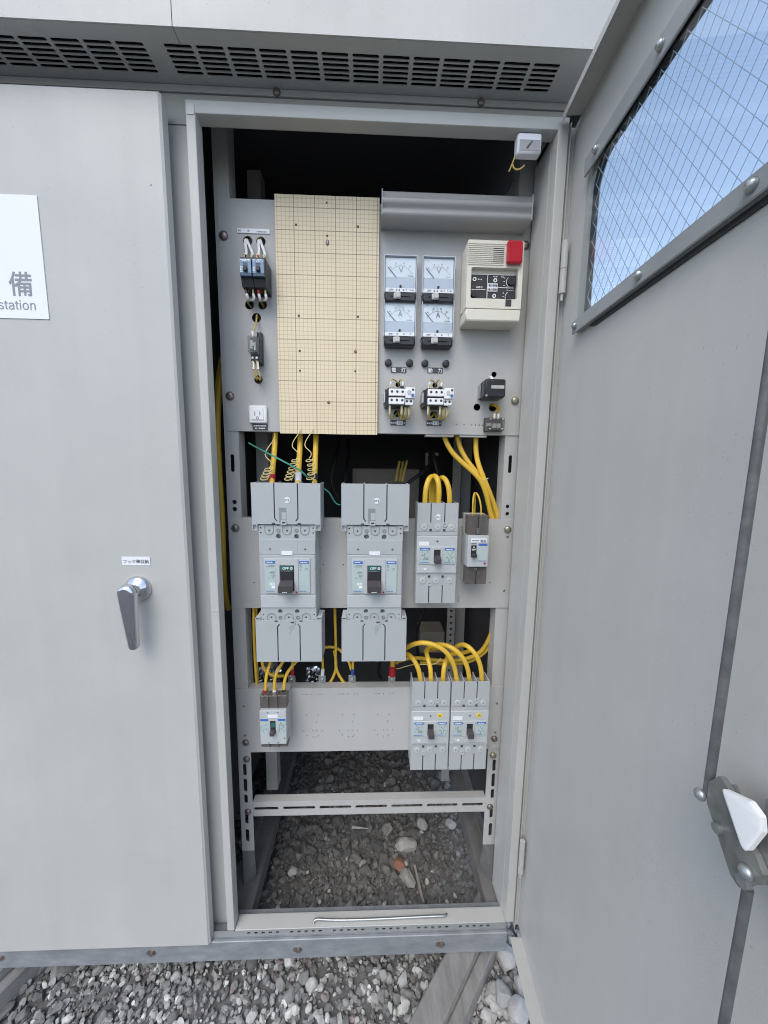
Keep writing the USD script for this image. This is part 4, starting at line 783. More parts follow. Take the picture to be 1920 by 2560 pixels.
# relay on its socket
t = thing('relay', 'small relay with clear cap on a black socket left of the grid board', 'relay', (-0.2990, PY, 1.7225))
part(t, 'socket', [box(-0.002, 0.0105, -0.012, -0.0005, -0.0370, 0.0400, 0.001), box(-0.0135, 0.010, -0.030, -0.0005, -0.024, 0.022, 0.001), box(-0.011, 0.010, -0.036, -0.012, -0.037, -0.022, 0.002)], 'black_plastic')
part(t, 'contacts', [box(-0.009, -0.003, -0.043, -0.031, -0.008, 0.011), box(0.000, 0.004, -0.045, -0.031, -0.012, 0.006), box(-0.007, 0.002, -0.046, -0.043, -0.003, 0.004)], 'zinc')
part(t, 'cap', box(-0.0125, 0.009, -0.052, -0.0302, -0.020, 0.0185, 0.0015), 'clear_cap', False)
part(t, 'terminal', [cyl((-0.006, -0.037, -0.028), 0.003, 0.003), cyl((0.004, -0.037, -0.028), 0.003, 0.003)], 'zinc')
o = np.array([-0.2990, PY, 1.7225])
h1, h2 = np.array((-0.3049, 0.1250, 1.8043)) - o, np.array((-0.3053, 0.1250, 1.6518)) - o
part(t, 'lead_wire', tube([(-0.0085, -0.025, 0.020), (-0.0075, -0.026, 0.035), (-0.002, -0.018, 0.055), h1 + [0.003, -0.010, -0.002], h1 + [0.002, 0.02, 0]], 0.0020), 'yellow_dull')
part(t, 'lead_sleeve', tube([(-0.0085, -0.025, 0.021), (-0.0078, -0.026, 0.037)], 0.0033), 'white_plastic')
for x in (-0.0065, 0.004):
    part(t, 'lead_wire', tube([(x, -0.033, -0.030), (x + 0.001, -0.034, -0.055), (x + 0.004, -0.025, -0.075), h2 + [0.25 * x, -0.008, 0.004], h2 + [0.2 * x, 0.02, -0.002]], 0.0020), 'yellow_dull')
    part(t, 'lead_sleeve', tube([(x, -0.033, -0.036), (x + 0.001, -0.034, -0.054)], 0.0030), 'white_plastic')

# socket outlet
t = thing('socket_outlet', 'white two-slot earthed socket outlet at the bottom left of the upper plate', 'socket outlet', (-0.3058, PY, 1.5645))
part(t, 'cover', [box(-0.0225, 0.0225, -0.011, -0.0003, -0.0220, 0.0220, 0.003)], 'white_plastic')
part(t, 'insert', [box(-0.0160, 0.0160, -0.0128, -0.0111, -0.0145, 0.0145, 0.001)], 'white_plastic')
part(t, 'slot', [box(-0.0068, -0.0052, -0.0131, -0.0129, -0.0045, 0.0060)], 'ink_dark')
part(t, 'slot', [box(0.0058, 0.0074, -0.0131, -0.0129, -0.0030, 0.0065)], 'ink_dark')
part(t, 'earth_hole', plate(disc(0.0, -0.0095, 0.0034).difference(disc(0, -0.0095, 0.0022)), -0.0131, -0.0129), 'ink_dark')
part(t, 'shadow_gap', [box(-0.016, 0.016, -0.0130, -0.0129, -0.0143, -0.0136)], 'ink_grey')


# overload relays
def overload(c, lab):
    t = thing('overload_relay', lab, 'overload relay', (c[0], PY, c[2]), 'two overload relays under the black buttons')
    part(t, 'base', [box(-0.0235, 0.030, -0.050, -0.0005, -0.020, 0.024, 0.001), box(-0.029, -0.0236, -0.040, -0.0005, -0.018, 0.022), box(0.008, 0.016, -0.052, -0.02, 0.0242, 0.0285)], 'black_plastic')
    part(t, 'bracket', [box(-0.0322, -0.0292, -0.046, -0.002, -0.010, 0.014)], 'zinc')
    part(t, 'upper_terminal', box(-0.0205, 0.0195, -0.0605, -0.0502, 0.0035, 0.0200, 0.001), 'white_plastic')
    part(t, 'lower_terminal', box(-0.0205, 0.0180, -0.0605, -0.0502, -0.0165, -0.0010, 0.001), 'white_plastic')
    part(t, 'dial_block', box(0.0198, 0.0430, -0.0615, -0.0505, -0.0020, 0.0235, 0.0012), 'white_plastic')
    part(t, 'aux_block', box(0.0198, 0.0400, -0.056, -0.0402, -0.0175, -0.0026, 0.001), 'white_plastic')
    part(t, 'dial', cyl((0.0290, -0.0622, 0.0115), 0.0052, 0.0012, n=24), 'knob_grey')
    part(t, 'reset_button', cyl((0.0375, -0.0632, 0.0050), 0.0034, 0.003), 'label_blue')
    part(t, 'window', box(0.0355, 0.0410, -0.0618, -0.0616, 0.0155, 0.0205), 'ink_dark')
    for k in range(3):
        part(t, 'terminal_hole', cyl((-0.0130 + 0.0130 * k, -0.0606, 0.0130), 0.0031, 0.0006, n=14), 'ink_dark')
        part(t, 'terminal_hole', cyl((-0.0137 + 0.0130 * k, -0.0606, -0.0070), 0.0031, 0.0006, n=14), 'ink_dark')
    for x in (0.0240, 0.0340):
        part(t, 'terminal_hole', cyl((x, -0.0562, -0.0085), 0.0030, 0.0006, n=14), 'ink_dark')
    ho = (((0.0525, 0.1200, 1.6466), (0.0520, 0.1200, 1.5737)) if c[0] < 0.1 else ((0.1488, 0.1200, 1.6470), (0.1479, 0.1200, 1.5723)))
    hole1, hole2 = (np.array([h[0] - c[0], 0.012, h[2] - c[2]]) for h in ho)
    for x, z in ((-0.0155, 0.021), (0.0145, 0.021)):
        e = np.array([x, -0.046, z])
        part(t, 'lead_wire', tube([e, e + [0.0005, 0.000, 0.018], e + [-0.30 * x, 0.014, 0.027], [hole1[0] + 0.2 * x, -0.012, hole1[2] + 0.004], hole1 + [0, 0.01, -0.002]], 0.0016, sides=7), 'yellow_dull')
        part(t, 'lead_sleeve', tube([e, e + [0, -0.002, 0.018]], 0.0026, sides=8), 'white_plastic')
    for x, z, y in ((-0.0170, -0.018, -0.048), (0.0125, -0.018, -0.048), (0.0225, -0.0185, -0.042), (0.0320, -0.0185, -0.042)):
        e = np.array([x, y, z])
        part(t, 'lead_wire', tube([e, e + [0, -0.002, -0.022], e + [-0.15 * x, 0.012, -0.030], [hole2[0] + 0.25 * x, -0.012, hole2[2] - 0.004], hole2 + [0.1 * x, 0.015, 0.002]], 0.0018, sides=7), 'yellow_dull')
        part(t, 'lead_sleeve', tube([e, e + [0, -0.001, -0.021]], 0.0027, sides=8), 'white_plastic')


overload((0.0475, 0, 1.6045), 'white and black overload relay nearest the cream grid board')
overload((0.1430, 0, 1.6050), 'white and black overload relay with a metal bracket, farther from the grid board')

# transformer and terminal block
t = thing('small_transformer', 'black box transformer with a grey label near the right edge of the upper plate', 'transformer', (0.2915, PY, 1.6325))
part(t, 'body', [box(-0.0265, 0.0265, -0.050, -0.0005, -0.0225, 0.0225, 0.004)], 'black_plastic')
part(t, 'foot', [box(-0.030, -0.0267, -0.020, -0.0005, -0.019, 0.015, 0.001), cyl((-0.022, -0.0510, -0.018), 0.0028, 0.002)], 'zinc')
part(t, 'label', box(-0.0105, 0.0215, -0.0512, -0.0501, -0.001, 0.0065), 'knob_grey')
part(t, 'label_print', bars(-0.0085, 0.0195, 0.0015, 0.0045, -0.0512, 1, 41, .8), 'ink_grey')
part(t, 'lead_sleeve', tube([(0.0, -0.020, 0.0215), (0.0, -0.018, 0.030), (0.001, -0.004, 0.0365), (0.001, 0.015, 0.0372)], 0.0032, sides=8), 'white_plastic')
tb = np.array([0.3045, PY, 1.5480])
t = thing('terminal_block', 'small smoked terminal block at the bottom right corner of the upper plate', 'terminal block', tb)
part(t, 'base', [box(-0.0240, 0.0240, -0.012, -0.0005, -0.0170, 0.0170, 0.001)], 'black_plastic')
part(t, 'cover', [box(-0.0235, 0.0235, -0.029, -0.0122, -0.0165, 0.0165, 0.002)], 'clear_cap', False)
part(t, 'contacts', [box(-0.006, 0.003, -0.024, -0.0125, -0.009, 0.002), box(0.005, 0.014, -0.024, -0.0125, -0.009, 0.002), box(-0.021, -0.009, -0.02, -0.0125, -0.004, 0.003)], 'knob_grey')
for x, z in ((-0.014, 0.012), (-0.015, -0.0125), (0.017, -0.0125), (0.018, 0.012)):
    part(t, 'screw', ball((x, -0.029, z), 0.0028, (1, 0.6, 1), 1), 'zinc')
hh = np.array((0.3051, 0.1250, 1.5938)) - tb
for k, x in enumerate((-0.002, 0.0085)):
    part(t, 'lead_wire', tube([hh + [-0.003, 0.02, 0.001], hh + [0.002 + 0.003 * k, -0.004, 0.004 + 0.003 * k], hh + [0.009 + 0.004 * k, -0.010, -0.004 + 0.003 * k], (x + 0.001, -0.016, 0.027), (x, -0.018, 0.014)], 0.0020, sides=7), 'yellow_cable')
    part(t, 'lead_sleeve', tube([(x + 0.001, -0.016, 0.027), (x, -0.018, 0.014)], 0.0033, sides=8), 'white_plastic')

# lamp switch under the lintel
t = thing('door_switch', 'small white plunger door switch under the lintel at the top right corner', 'door switch', (0.3175, 0.0065, 2.1270))
part(t, 'case', [box(-0.0262, 0.0262, 0.0, 0.022, -0.0208, 0.0185, 0.0035)], 'white_sticker')
part(t, 'window', [box(-0.0222, 0.0222, -0.0008, -0.0001, -0.0172, 0.0030)], 'hood_grey')
part(t, 'window_mark', [hull([(x, y, z) for y in (-0.0014, -0.0009) for x, z in ((0.004, 0.002), (-0.008, -0.013), (-0.004, -0.014), (0.006, 0.0))])], 'ink_dark')
part(t, 'lead_wire', tube([(-0.027, 0.012, -0.022), (-0.031, 0.012, -0.034), (-0.036, 0.018, -0.046)], 0.0016), 'yellow_dull')
part(t, 'lead_wire', tube([(-0.030, 0.012, -0.036), (-0.022, 0.014, -0.044), (-0.010, 0.014, -0.041), (-0.004, 0.015, -0.035)], 0.0016), 'yellow_dull')


# ------------------------------------------------------------------ breakers
def groove_plate(x0, x1, z0, z1, cuts, y0, y1):
    p = rect(x0, z0, x1, z1)
    for c in cuts:
        p = p.difference(LineString(c).buffer(0.0015, cap_style=2))
    return plate(p, y0, y1)


def big_breaker(cx, sticker, lab):
    t = thing('large_breaker', lab, 'circuit breaker', (cx, PY, 1.1625), 'two large three-pole breakers')
    holes = [(-0.0215, 0.0985, 0.0062), (0.0230, 0.0980, 0.0062), (-0.0215, -0.0975, 0.0058), (0.0215, -0.0975, 0.0058)]
    front = rect(-0.070, -0.1265, 0.070, 0.1265)
    for x, z, r in holes:
        front = front.difference(disc(x, z, r))
    for s in (-1, 1):
        for z in (0.119, 0.107, -0.106, -0.119):
            front = front.difference(Point(s * 0.0645, z).buffer(0.0020, quad_segs=2))
    part(t, 'body', [plate(front, -0.0755, -0.060), box(-0.070, 0.070, -0.0598, -0.0005, -0.1265, 0.1265, 0.001)], 'breaker_plastic')
    part(t, 'upper_face', [box(-0.0692, 0.0692, -0.0775, -0.0757, 0.0525, 0.0905, 0.0006), box(-0.025, 0.025, -0.0781, -0.0776, 0.0530, 0.0900)], 'breaker_plastic')
    part(t, 'lower_face', box(-0.0692, 0.0692, -0.0785, -0.0757, -0.0870, -0.0525, 0.0012), 'breaker_face')
    part(t, 'middle_face', [box(-0.0685, 0.0685, -0.0785, -0.0757, -0.0515, 0.0515, 0.0012)], 'breaker_plastic')
    part(t, 'front_panel', [box(-0.0570, 0.0570, -0.0812, -0.0786, -0.0480, 0.0430, 0.0012)], 'breaker_face')
    for x0, x1, s in ((-0.0545, -0.0295, 1), (0.0290, 0.0550, 2)):
        lb = part(t, 'rating_label', box(x0, x1, -0.0818, -0.0813, -0.0445, 0.0385), 'label_tint')
        part(lb, 'blue_header', box(x0 + 0.0008, x1 - 0.0008, -0.0822, -0.0819, 0.0300, 0.0368), 'label_blue')
        part(lb, 'header_print', bars(x0 + 0.004, x1 - 0.004, 0.0318, 0.0352, -0.0822, 1, s, 1.0), 'white_ink')
        if s == 1:
            part(lb, 'print', [text('400', 0.0050, x0 + 0.0165, -0.0818, 0.0075, bold=True), text('CE', 0.0050, x0 + 0.019, -0.0818, -0.001), bars(x0 + 0.002, x1 - 0.003, -0.0085, -0.0055, -0.0818, 1, 7, .7), bars(x0 + 0.002, x1 - 0.002, 0.0205, 0.0275, -0.0818, 2, 8, .7)], 'ink_grey')
            part(lb, 'table_print', [box(x0 + 0.010 + 0.0036 * i, x0 + 0.0128 + 0.0036 * i, -0.0822, -0.0819, -0.022 - 0.004 * j, -0.0192 - 0.004 * j) for i in range(4) for j in range(2)] + [box(x0 + 0.0145, x0 + 0.0235, -0.0822, -0.0819, -0.034, -0.0275)], 'white_ink')
        else:
            part(lb, 'print', [bars(x0 + 0.002, x1 - 0.003, 0.012, 0.028, -0.0818, 4, 9, .6)], 'ink_grey')
        part(lb, 'blue_footer', bars(x0 + 0.001, x1 - 0.002, -0.0430, -0.0400, -0.0818, 1, 11 + s, .95), 'label_blue')
    part(t, 'bezel', plate(rect(-0.0270, -0.0475, 0.0270, 0.0425).difference(rect(-0.0190, -0.042, 0.0175, 0.0260)), -0.0834, -0.0813), 'breaker_face')
    tg = part(t, 'toggle', [box(-0.0180, 0.0165, -0.0826, -0.0813, -0.041, 0.025), box(-0.0172, 0.0157, -0.0860, -0.0827, -0.018, 0.0125, 0.002)], 'black_plastic')
    part(tg, 'off_flag', box(-0.0172, 0.0157, -0.0840, -0.0827, 0.0130, 0.0243), 'toggle_green')
    part(tg, 'off_text', [text('OFF', 0.0058, -0.0035, -0.0840, 0.0186, bold=True), plate(disc(0.0105, 0.0186, 0.0032).difference(disc(0.0105, 0.0186, 0.0018)), -0.0846, -0.0840)], 'white_ink')
    part(tg, 'lever', hull([(x, y, z) for x, y, z in [(-0.0165, -0.0862, -0.012), (0.0150, -0.0862, -0.012), (-0.0165, -0.0862, -0.030), (0.0150, -0.0862, -0.030), (-0.0165, -0.112, -0.019), (0.0150, -0.112, -0.019), (-0.0180, -0.110, -0.037), (0.0165, -0.110, -0.037), (-0.017, -0.1, -0.041), (0.0155, -0.1, -0.041)]]), 'toggle_brown')
    part(tg, 'lever_text', bars(-0.007, 0.007, -0.0355, -0.033, -0.1105, 1, 15, 1), 'white_ink')
    part(t, 'trip_button', box(0.0205, 0.0248, -0.0842, -0.0836, -0.0465, -0.0415), 'red_tape')
    part(t, 'white_label', box(-0.0140, 0.0135, -0.0800, -0.0787, 0.0515, 0.0615), 'white_sticker')
    for x in (-0.0425, 0.0445):
        part(t, 'cross_screw', [box(x - 0.003, x + 0.003, -0.0783, -0.0776, 0.0655, 0.0668), box(x - 0.0006, x + 0.0006, -0.0783, -0.0776, 0.0632, 0.0692)], 'ink_dark')
    for z, up_ in ((0.113, -1), (-0.113, 1)):
        for x in (-0.0440, 0.0, 0.0440):
            u = LineString([(x, z), (x, z - up_ * 0.020)]).buffer(0.0112, quad_segs=6)
            u = u.intersection(rect(-0.07, -0.1262, 0.07, 0.1262))
            part(t, 'terminal_cap', [plate(u.difference(u.buffer(-0.0012)), -0.0768, -0.0757)], 'ink_grey')
            part(t, 'terminal_hole', cyl((x, -0.0760, z), 0.0023, 0.0008, n=10), 'ink_dark')
        for x in (-0.0215, 0.0230):
            part(t, 'terminal_screw', [plate(disc(x, z - up_ * 0.0005, 0.0047).difference(disc(x, z, 0.0026)), -0.0772, -0.0757)], 'zinc')
            part(t, 'terminal_slot', [box(x - 0.0025, x + 0.0025, -0.0762, -0.0757, z - up_ * 0.0135 - 0.002, z - up_ * 0.0135 + 0.002)], 'ink_dark')
    # terminal covers: four ribs, a front plate with two grooves, clips
    for sg, z0, z1, nm in ((1, 0.1292, 0.2310, 'upper_cover'), (-1, -0.2325, -0.1200, 'lower_cover')):
        g = []
        for s in (-1, 1):
            x = s * 0.0285
            g.append([(x, z1 - 0.001), (x, z0 + 0.015), (x - s * 0.0055, z0 + 0.008)] if sg > 0 else [(x, z0 + 0.001), (x, z1 - 0.017), (x - s * 0.0055, z1 - 0.010)])
        m = [groove_plate(-0.0838, 0.0838, z0, z1, g, -0.0800, -0.0766), box(-0.0838, 0.0838, -0.0758, -0.070, z0, z1)]
        for x in (-0.0825, -0.0285, 0.0285, 0.0825):
            m.append(box(x - 0.0015, x + 0.0015, -0.0698, -0.012, z0, z1, 0.0005))
        m.append(box(-0.08, 0.08, -0.0698, -0.012, (z0 if sg > 0 else z0 + 0.02), (z1 - 0.03 if sg > 0 else z1)))
        for s in (-1, 1):
            ez0, ez1 = (z0 - 0.0155, z0 - 0.0002) if sg > 0 else (z1 + 0.0002, z1 + 0.008)
            m.append(box(s * 0.0775 - 0.0063, s * 0.0775 + 0.0063, -0.0740, -0.03, ez0, ez1, 0.001))
            m.append(plate(rect(s * 0.0775 - 0.0063, ez0, s * 0.0775 + 0.0063, ez1).difference(rect(s * 0.0775 - 0.0045, ez0 + 0.002, s * 0.0775 + 0.0045, ez1 - 0.0015)), -0.0800, -0.0741))
        cv = part(t, nm, m, 'breaker_plastic', 30)
        part(cv, 'phase_barrier', box(-0.036, 0.036, -0.0764, -0.0759, z0 + 0.001, z1 - 0.001), 'toggle_brown')  # dark inlay added behind the grooves, standing in for their shade
        if sg > 0:
            part(cv, 'recess', [box(-0.0180, 0.0005, -0.0803, -0.0801, z0 + 0.004, z0 + 0.041)], 'ink_grey')
            part(cv, 'recess_tab', [box(-0.0108, 0.0003, -0.0808, -0.0804, z0 + 0.012, z0 + 0.030)], 'breaker_plastic')
            part(cv, 'clip', [plate(rect(-0.0130, z0 - 0.001, 0.0005, z0 + 0.010).difference(rect(-0.0105, z0 + 0.002, -0.0020, z0 + 0.0065)), -0.0822, -0.0809)], 'breaker_face')
            part(cv, 'clip_slot', [box(-0.0105, -0.002, -0.0815, -0.0805, z0 + 0.0022, z0 + 0.0063), box(-0.0355, -0.0275, -0.0803, -0.0801, z0, z0 + 0.0035), box(0.0275, 0.0355, -0.0803, -0.0801, z0, z0 + 0.0035)], 'ink_dark')
            part(cv, 'round_sticker', cyl((0.0030, -0.0804, z0 + 0.060), 0.0074, 0.0006, n=28), 'white_sticker')
            part(cv, 'sticker_text', text(sticker, 0.0048, 0.0030, -0.0807, z0 + 0.060, bold=True), 'ink_dark')
        else:
            part(cv, 'clip', [plate(rect(0.0030, z1 - 0.010, 0.0170, z1 + 0.002).difference(rect(0.0055, z1 - 0.007, 0.0145, z1 - 0.0025)), -0.0822, -0.0801), hull([(x, y, z) for x, y, z in ((0.002, -0.0801, z1 - 0.010), (0.017, -0.0801, z1 - 0.010), (0.002, -0.086, z1 - 0.0105), (0.004, -0.086, z1 - 0.0105), (0.002, -0.0801, z1 - 0.040), (0.004, -0.0801, z1 - 0.040))])], 'breaker_plastic')
            part(cv, 'clip_slot', [box(0.0055, 0.0145, -0.0815, -0.0805, z1 - 0.0068, z1 - 0.0027), box(-0.0355, -0.0275, -0.0803, -0.0801, z1 - 0.0035, z1), box(0.0275, 0.0355, -0.0803, -0.0801, z1 - 0.0035, z1)], 'ink_dark')
    return t


big_breaker(-0.2225, 'ET1', 'large grey breaker with OFF toggle directly below the cream grid board')
big_breaker(-0.0035, 'ET2', 'large grey breaker with OFF toggle, next to the loop of three yellow cables')


def mid_breaker(cx, cz, lab, sticker):
    t = thing('medium_breaker', lab, 'circuit breaker', (cx, PY, cz), 'three medium three-pole breakers')
    W = 0.0525
    part(t, 'body', box(-W, W, -0.045, -0.0005, -0.133, 0.112, 0.001), 'breaker_plastic')
    for sg, z0, z1, nm in ((1, 0.0495, 0.1333, 'upper_cover'), (-1, -0.1334, -0.0530, 'lower_cover')):
        g = [[(x, z1 if sg > 0 else z0), (x, (z0 + 0.0325) if sg > 0 else (z1 - 0.031))] for x in (-0.0178, 0.0178)]
        m = [groove_plate(-W, W, z0, z1, g, -0.0556, -0.0528), box(-W, W, -0.0518, -0.0452, z0, z1 - (0.0 if sg < 0 else 0.012))]
        if sg > 0:
            for x in (-W + 0.0012, -0.0175, 0.0175, W - 0.0012):
                m.append(box(x - 0.0012, x + 0.0012, -0.0518, -0.008, 0.1122, 0.1333 + 0.0, 0.0003))
        cv = part(t, nm, m, 'breaker_plastic', 30)
        part(cv, 'phase_barrier', box(-0.022, 0.022, -0.0526, -0.0521, z0 + 0.001, z1 - 0.001), 'toggle_brown')  # groove shade again, as a dark strip behind the front plate
        for k, x in enumerate((-0.0350, 0.0005, 0.0360)):
            z = z0 + 0.0215 if sg > 0 else z1 - 0.0185
            part(cv, 'terminal_cap', [cyl((x, -0.0566, z), 0.0085, 0.002, n=22, r2=0.0075)], 'breaker_face')
            part(cv, 'terminal_hole', cyl((x, -0.0578, z), 0.0020, 0.0005, n=8), 'ink_grey')
        for x in (-0.0180, 0.0175):
            part(cv, 'clip_slot', [box(x - 0.0032, x + 0.0032, -0.0564, -0.0557, z0 + 0.010 if sg > 0 else z1 - 0.0105, z0 + 0.0165 if sg > 0 else z1 - 0.0045)], 'ink_dark')
        part(cv, 'clip', plate(disc(0.0185 if sg > 0 else -0.0165, z0 + 0.028 if sg > 0 else z1 - 0.027, 0.0060).difference(disc(0.0185 if sg > 0 else -0.0165, z0 + 0.028 if sg > 0 else z1 - 0.027, 0.0035)), -0.0580, -0.0557), 'breaker_face')
        if sg > 0:
            part(cv, 'edge_seam', box(-W + 0.001, W - 0.001, -0.0560, -0.0557, z0 + 0.0098, z0 + 0.0108), 'ink_grey')
    part(t, 'middle_face', [box(-W, W, -0.0590, -0.0452, -0.0520, 0.0485, 0.0014)], 'breaker_face')
    part(t, 'front_panel', [box(-0.0485, 0.0485, -0.0612, -0.0591, -0.0260, 0.0205, 0.001)], 'breaker_face')
    for x0, x1, s in ((-0.0455, -0.0185, 1), (0.0185, 0.0455, 2)):
        lb = part(t, 'rating_label', box(x0, x1, -0.0617, -0.0613, -0.0235, 0.0180), 'label_tint')
        part(lb, 'blue_header', box(x0 + 0.0008, x1 - 0.0008, -0.0621, -0.0618, 0.0110, 0.0172), 'label_blue')
        part(lb, 'header_print', bars(x0 + 0.004, x1 - 0.004, 0.0125, 0.0155, -0.0621, 1, s, 1.0), 'white_ink')
        part(lb, 'print', ([text('CE', 0.0050, x0 + 0.017, -0.0617, -0.0115)] if s == 1 else []) + [bars(x0 + 0.002, x1 - 0.003, -0.019, 0.009, -0.0617, 6, 17 + s, .45)], 'ink_grey')
        part(lb, 'blue_footer', bars(x0 + 0.001, x1 - 0.002, -0.0225, -0.0200, -0.0617, 1, 13 + s, .95), 'label_blue')
    part(t, 'bezel', plate(rect(-0.0140, -0.0255, 0.0140, 0.0195).difference(rect(-0.0085, -0.0225, 0.0090, 0.0130)), -0.0632, -0.0613), 'breaker_face')
    tg = part(t, 'toggle', [box(-0.0080, 0.0085, -0.0620, -0.0613, -0.022, 0.0125)], 'black_plastic')
    part(tg, 'lever', hull([(-0.0070, -0.0622, -0.002), (0.0075, -0.0622, -0.002), (-0.0070, -0.0622, -0.018), (0.0075, -0.0622, -0.018), (-0.0075, -0.079, -0.008), (0.0085, -0.079, -0.008), (-0.0075, -0.078, -0.021), (0.0085, -0.078, -0.021)]), 'toggle_brown')
    part(t, 'white_label', box(-0.0478, -0.0212, -0.0600, -0.0591, 0.0225, 0.0330), 'white_sticker')
    part(t, 'cross_screw', [box(-0.003, 0.003, -0.0596, -0.0591, 0.0338, 0.0351), box(-0.0006, 0.0006, -0.0596, -0.0591, 0.0315, 0.0375)], 'ink_dark')
    part(t, 'white_mark', [box(-0.0335, -0.0265, -0.0596, -0.0591, -0.0420, -0.0365), box(-0.0385, -0.0350, -0.0596, -0.0591, -0.0380, -0.0365)], 'white_sticker')
    part(t, 'seam', [box(-0.045, 0.045, -0.0594, -0.0590, -0.0482, -0.0474)], 'ink_grey')
    if sticker == 'white':
        part(t, 'round_sticker', cyl((0.0010, -0.0559, 0.0970), 0.0074, 0.0005, n=26), 'white_sticker')
        part(t, 'sticker_text', text('ML3', 0.0046, 0.0010, -0.0562, 0.0970, bold=True), 'ink_grey')
    else:
        part(t, 'round_sticker', cyl((0.0255, -0.0593, 0.0355), 0.0068, 0.0005, n=26), 'yellow_sticker')
        part(t, 'sticker_text', text('#' if False else sticker, 0.0046, 0.0255, -0.0596, 0.0355, bold=True), 'ink_dark')


mid_breaker(0.1575, 1.2123, 'medium grey breaker with white round sticker and three looped yellow cables', 'white')
mid_breaker(0.1550, 0.7218, 'medium grey breaker with yellow dot sticker, beside the perforated lower plate', '01')
mid_breaker(0.2640, 0.7212, 'medium grey breaker with yellow dot sticker, against the right upright', '02')


def small_breaker(cx, cz, W, H, poles, lab, top, bot):
    t = thing('small_grey_breaker', lab, 'circuit breaker', (cx, PY, cz))
    part(t, 'body', [box(-W, W, -0.050, -0.0005, -H, H, 0.001)], 'breaker_plastic')
    part(t, 'base', [box(-W + 0.001, W - 0.001, -0.030, -0.0005, -H - bot, -H - 0.0002), box(-W + 0.001, W - 0.001, -0.030, -0.0005, H + 0.0002, H + top)], 'knob_grey')
    part(t, 'face', [box(-W + 0.0006, W - 0.0006, -0.0655, -0.0502, -H + 0.001, H - 0.001, 0.0016)], 'breaker_face')
    for z0, z1 in ((H + 0.0004, H + top), (-H - bot, -H - 0.0004)):
        part(t, 'smoked_cover', [box(-W, W, -0.0560, -0.0310, z0, z1, 0.0012)], 'smoked_plastic', False)
        for k in range(poles):
            x = (k - (poles - 1) / 2) * 2 * W / poles
            part(t, 'terminal_screw', [cyl((x, -0.034, (z0 + z1) / 2), 0.0045, 0.006, n=12)], 'zinc')
            if k:
                part(t, 'cover_rib', [box(x - W / poles - 0.0007, x - W / poles + 0.0007, -0.0575, -0.0305, z0, z1)], 'black_plastic')
    return t


t = small_breaker(0.2628, 1.2219, 0.0278, 0.0423, 2, 'small white two-pole breaker with brown smoked covers next to the right upright', 0.0500, 0.0480)
part(t, 'paper_label', box(-0.0195, 0.0210, -0.0665, -0.0656, 0.0235, 0.0345), 'white_sticker')
part(t, 'label_text', [kanji('電源', 0.0075, 0.0115, -0.0665, 0.0285), bars(-0.017, 0.0025, 0.0262, 0.0312, -0.0665, 1, 51, 1)], 'ink_grey')
part(t, 'black_mark', box(-0.0185, -0.0045, -0.0660, -0.0656, 0.0195, 0.0212), 'ink_dark')
part(t, 'rating_label', [box(0.0005, 0.0240, -0.0660, -0.0656, -0.0270, 0.0212)], 'label_tint')
part(t, 'blue_header', [box(0.0010, 0.0236, -0.0664, -0.0661, 0.0150, 0.0208), bars(0.0015, 0.0235, -0.0262, -0.0238, -0.0660, 1, 52, 1)], 'label_blue')
tg = part(t, 'toggle', [box(-0.0185, -0.0045, -0.0662, -0.0656, -0.0150, 0.0165)], 'black_plastic')
part(tg, 'lever', [box(-0.0175, -0.0055, -0.078, -0.0664, -0.0140, -0.0040, 0.0015)], 'black_plastic')
part(tg, 'off_text', [text('OFF', 0.0040, -0.0115, -0.0662, 0.0050, bold=True), plate(disc(-0.0115, 0.0112, 0.0018).difference(disc(-0.0115, 0.0112, 0.0009)), -0.0668, -0.0662)], 'white_ink')
part(t, 'test_button', cyl((0.0185, -0.0662, -0.0315), 0.0029, 0.0012, n=16), 'red_plastic')
part(t, 'terminal_eye', [plate(disc(0.0, 0.0485, 0.0036).difference(disc(0, 0.0485, 0.0022)), -0.058, -0.0562), plate(disc(0.0, 0.0565, 0.0036).difference(disc(0, 0.0565, 0.0022)), -0.058, -0.0562), plate(disc(-0.002, -0.0495, 0.0036).difference(disc(-0.002, -0.0495, 0.0022)), -0.058, -0.0562)], 'zinc')
t = small_breaker(-0.2738, 0.7317, 0.0360, 0.0506, 3, 'small white three-pole breaker at the left of the perforated lower plate', 0.0360, 0.0150)
part(t, 'white_label', box(-0.0135, 0.0135, -0.0662, -0.0656, 0.0292, 0.0385), 'white_sticker')
for x0, x1, s in ((-0.034, -0.012, 1), (0.013, 0.034, 2)):
    lb = part(t, 'rating_label', box(x0, x1, -0.0660, -0.0656, -0.0150, 0.0270), 'label_tint')
    part(lb, 'blue_header', box(x0 + 0.0006, x1 - 0.0006, -0.0664, -0.0661, 0.0205, 0.0262), 'label_blue')
    part(lb, 'print', bars(x0 + 0.002, x1 - 0.002, -0.012, 0.017, -0.0660, 5, 60 + s, .5), 'ink_grey')
tg = part(t, 'toggle', [box(-0.0075, 0.0070, -0.0662, -0.0656, -0.0170, 0.0200)], 'black_plastic')
part(tg, 'lever', [box(-0.0065, 0.0060, -0.080, -0.0664, -0.0155, -0.0030, 0.0015)], 'toggle_brown')
part(tg, 'off_flag', box(-0.0062, 0.0057, -0.0668, -0.0663, 0.0020, 0.0150), 'toggle_green')
part(t, 'screw_hole', [cyl((x, -0.0657, z), 0.0018, 0.0006, n=8) for x, z in ((-0.0125, -0.0445), (0.0125, -0.0445), (0.0300, -0.0310), (-0.013, 0.0445), (0.014, 0.0445))], 'ink_dark')

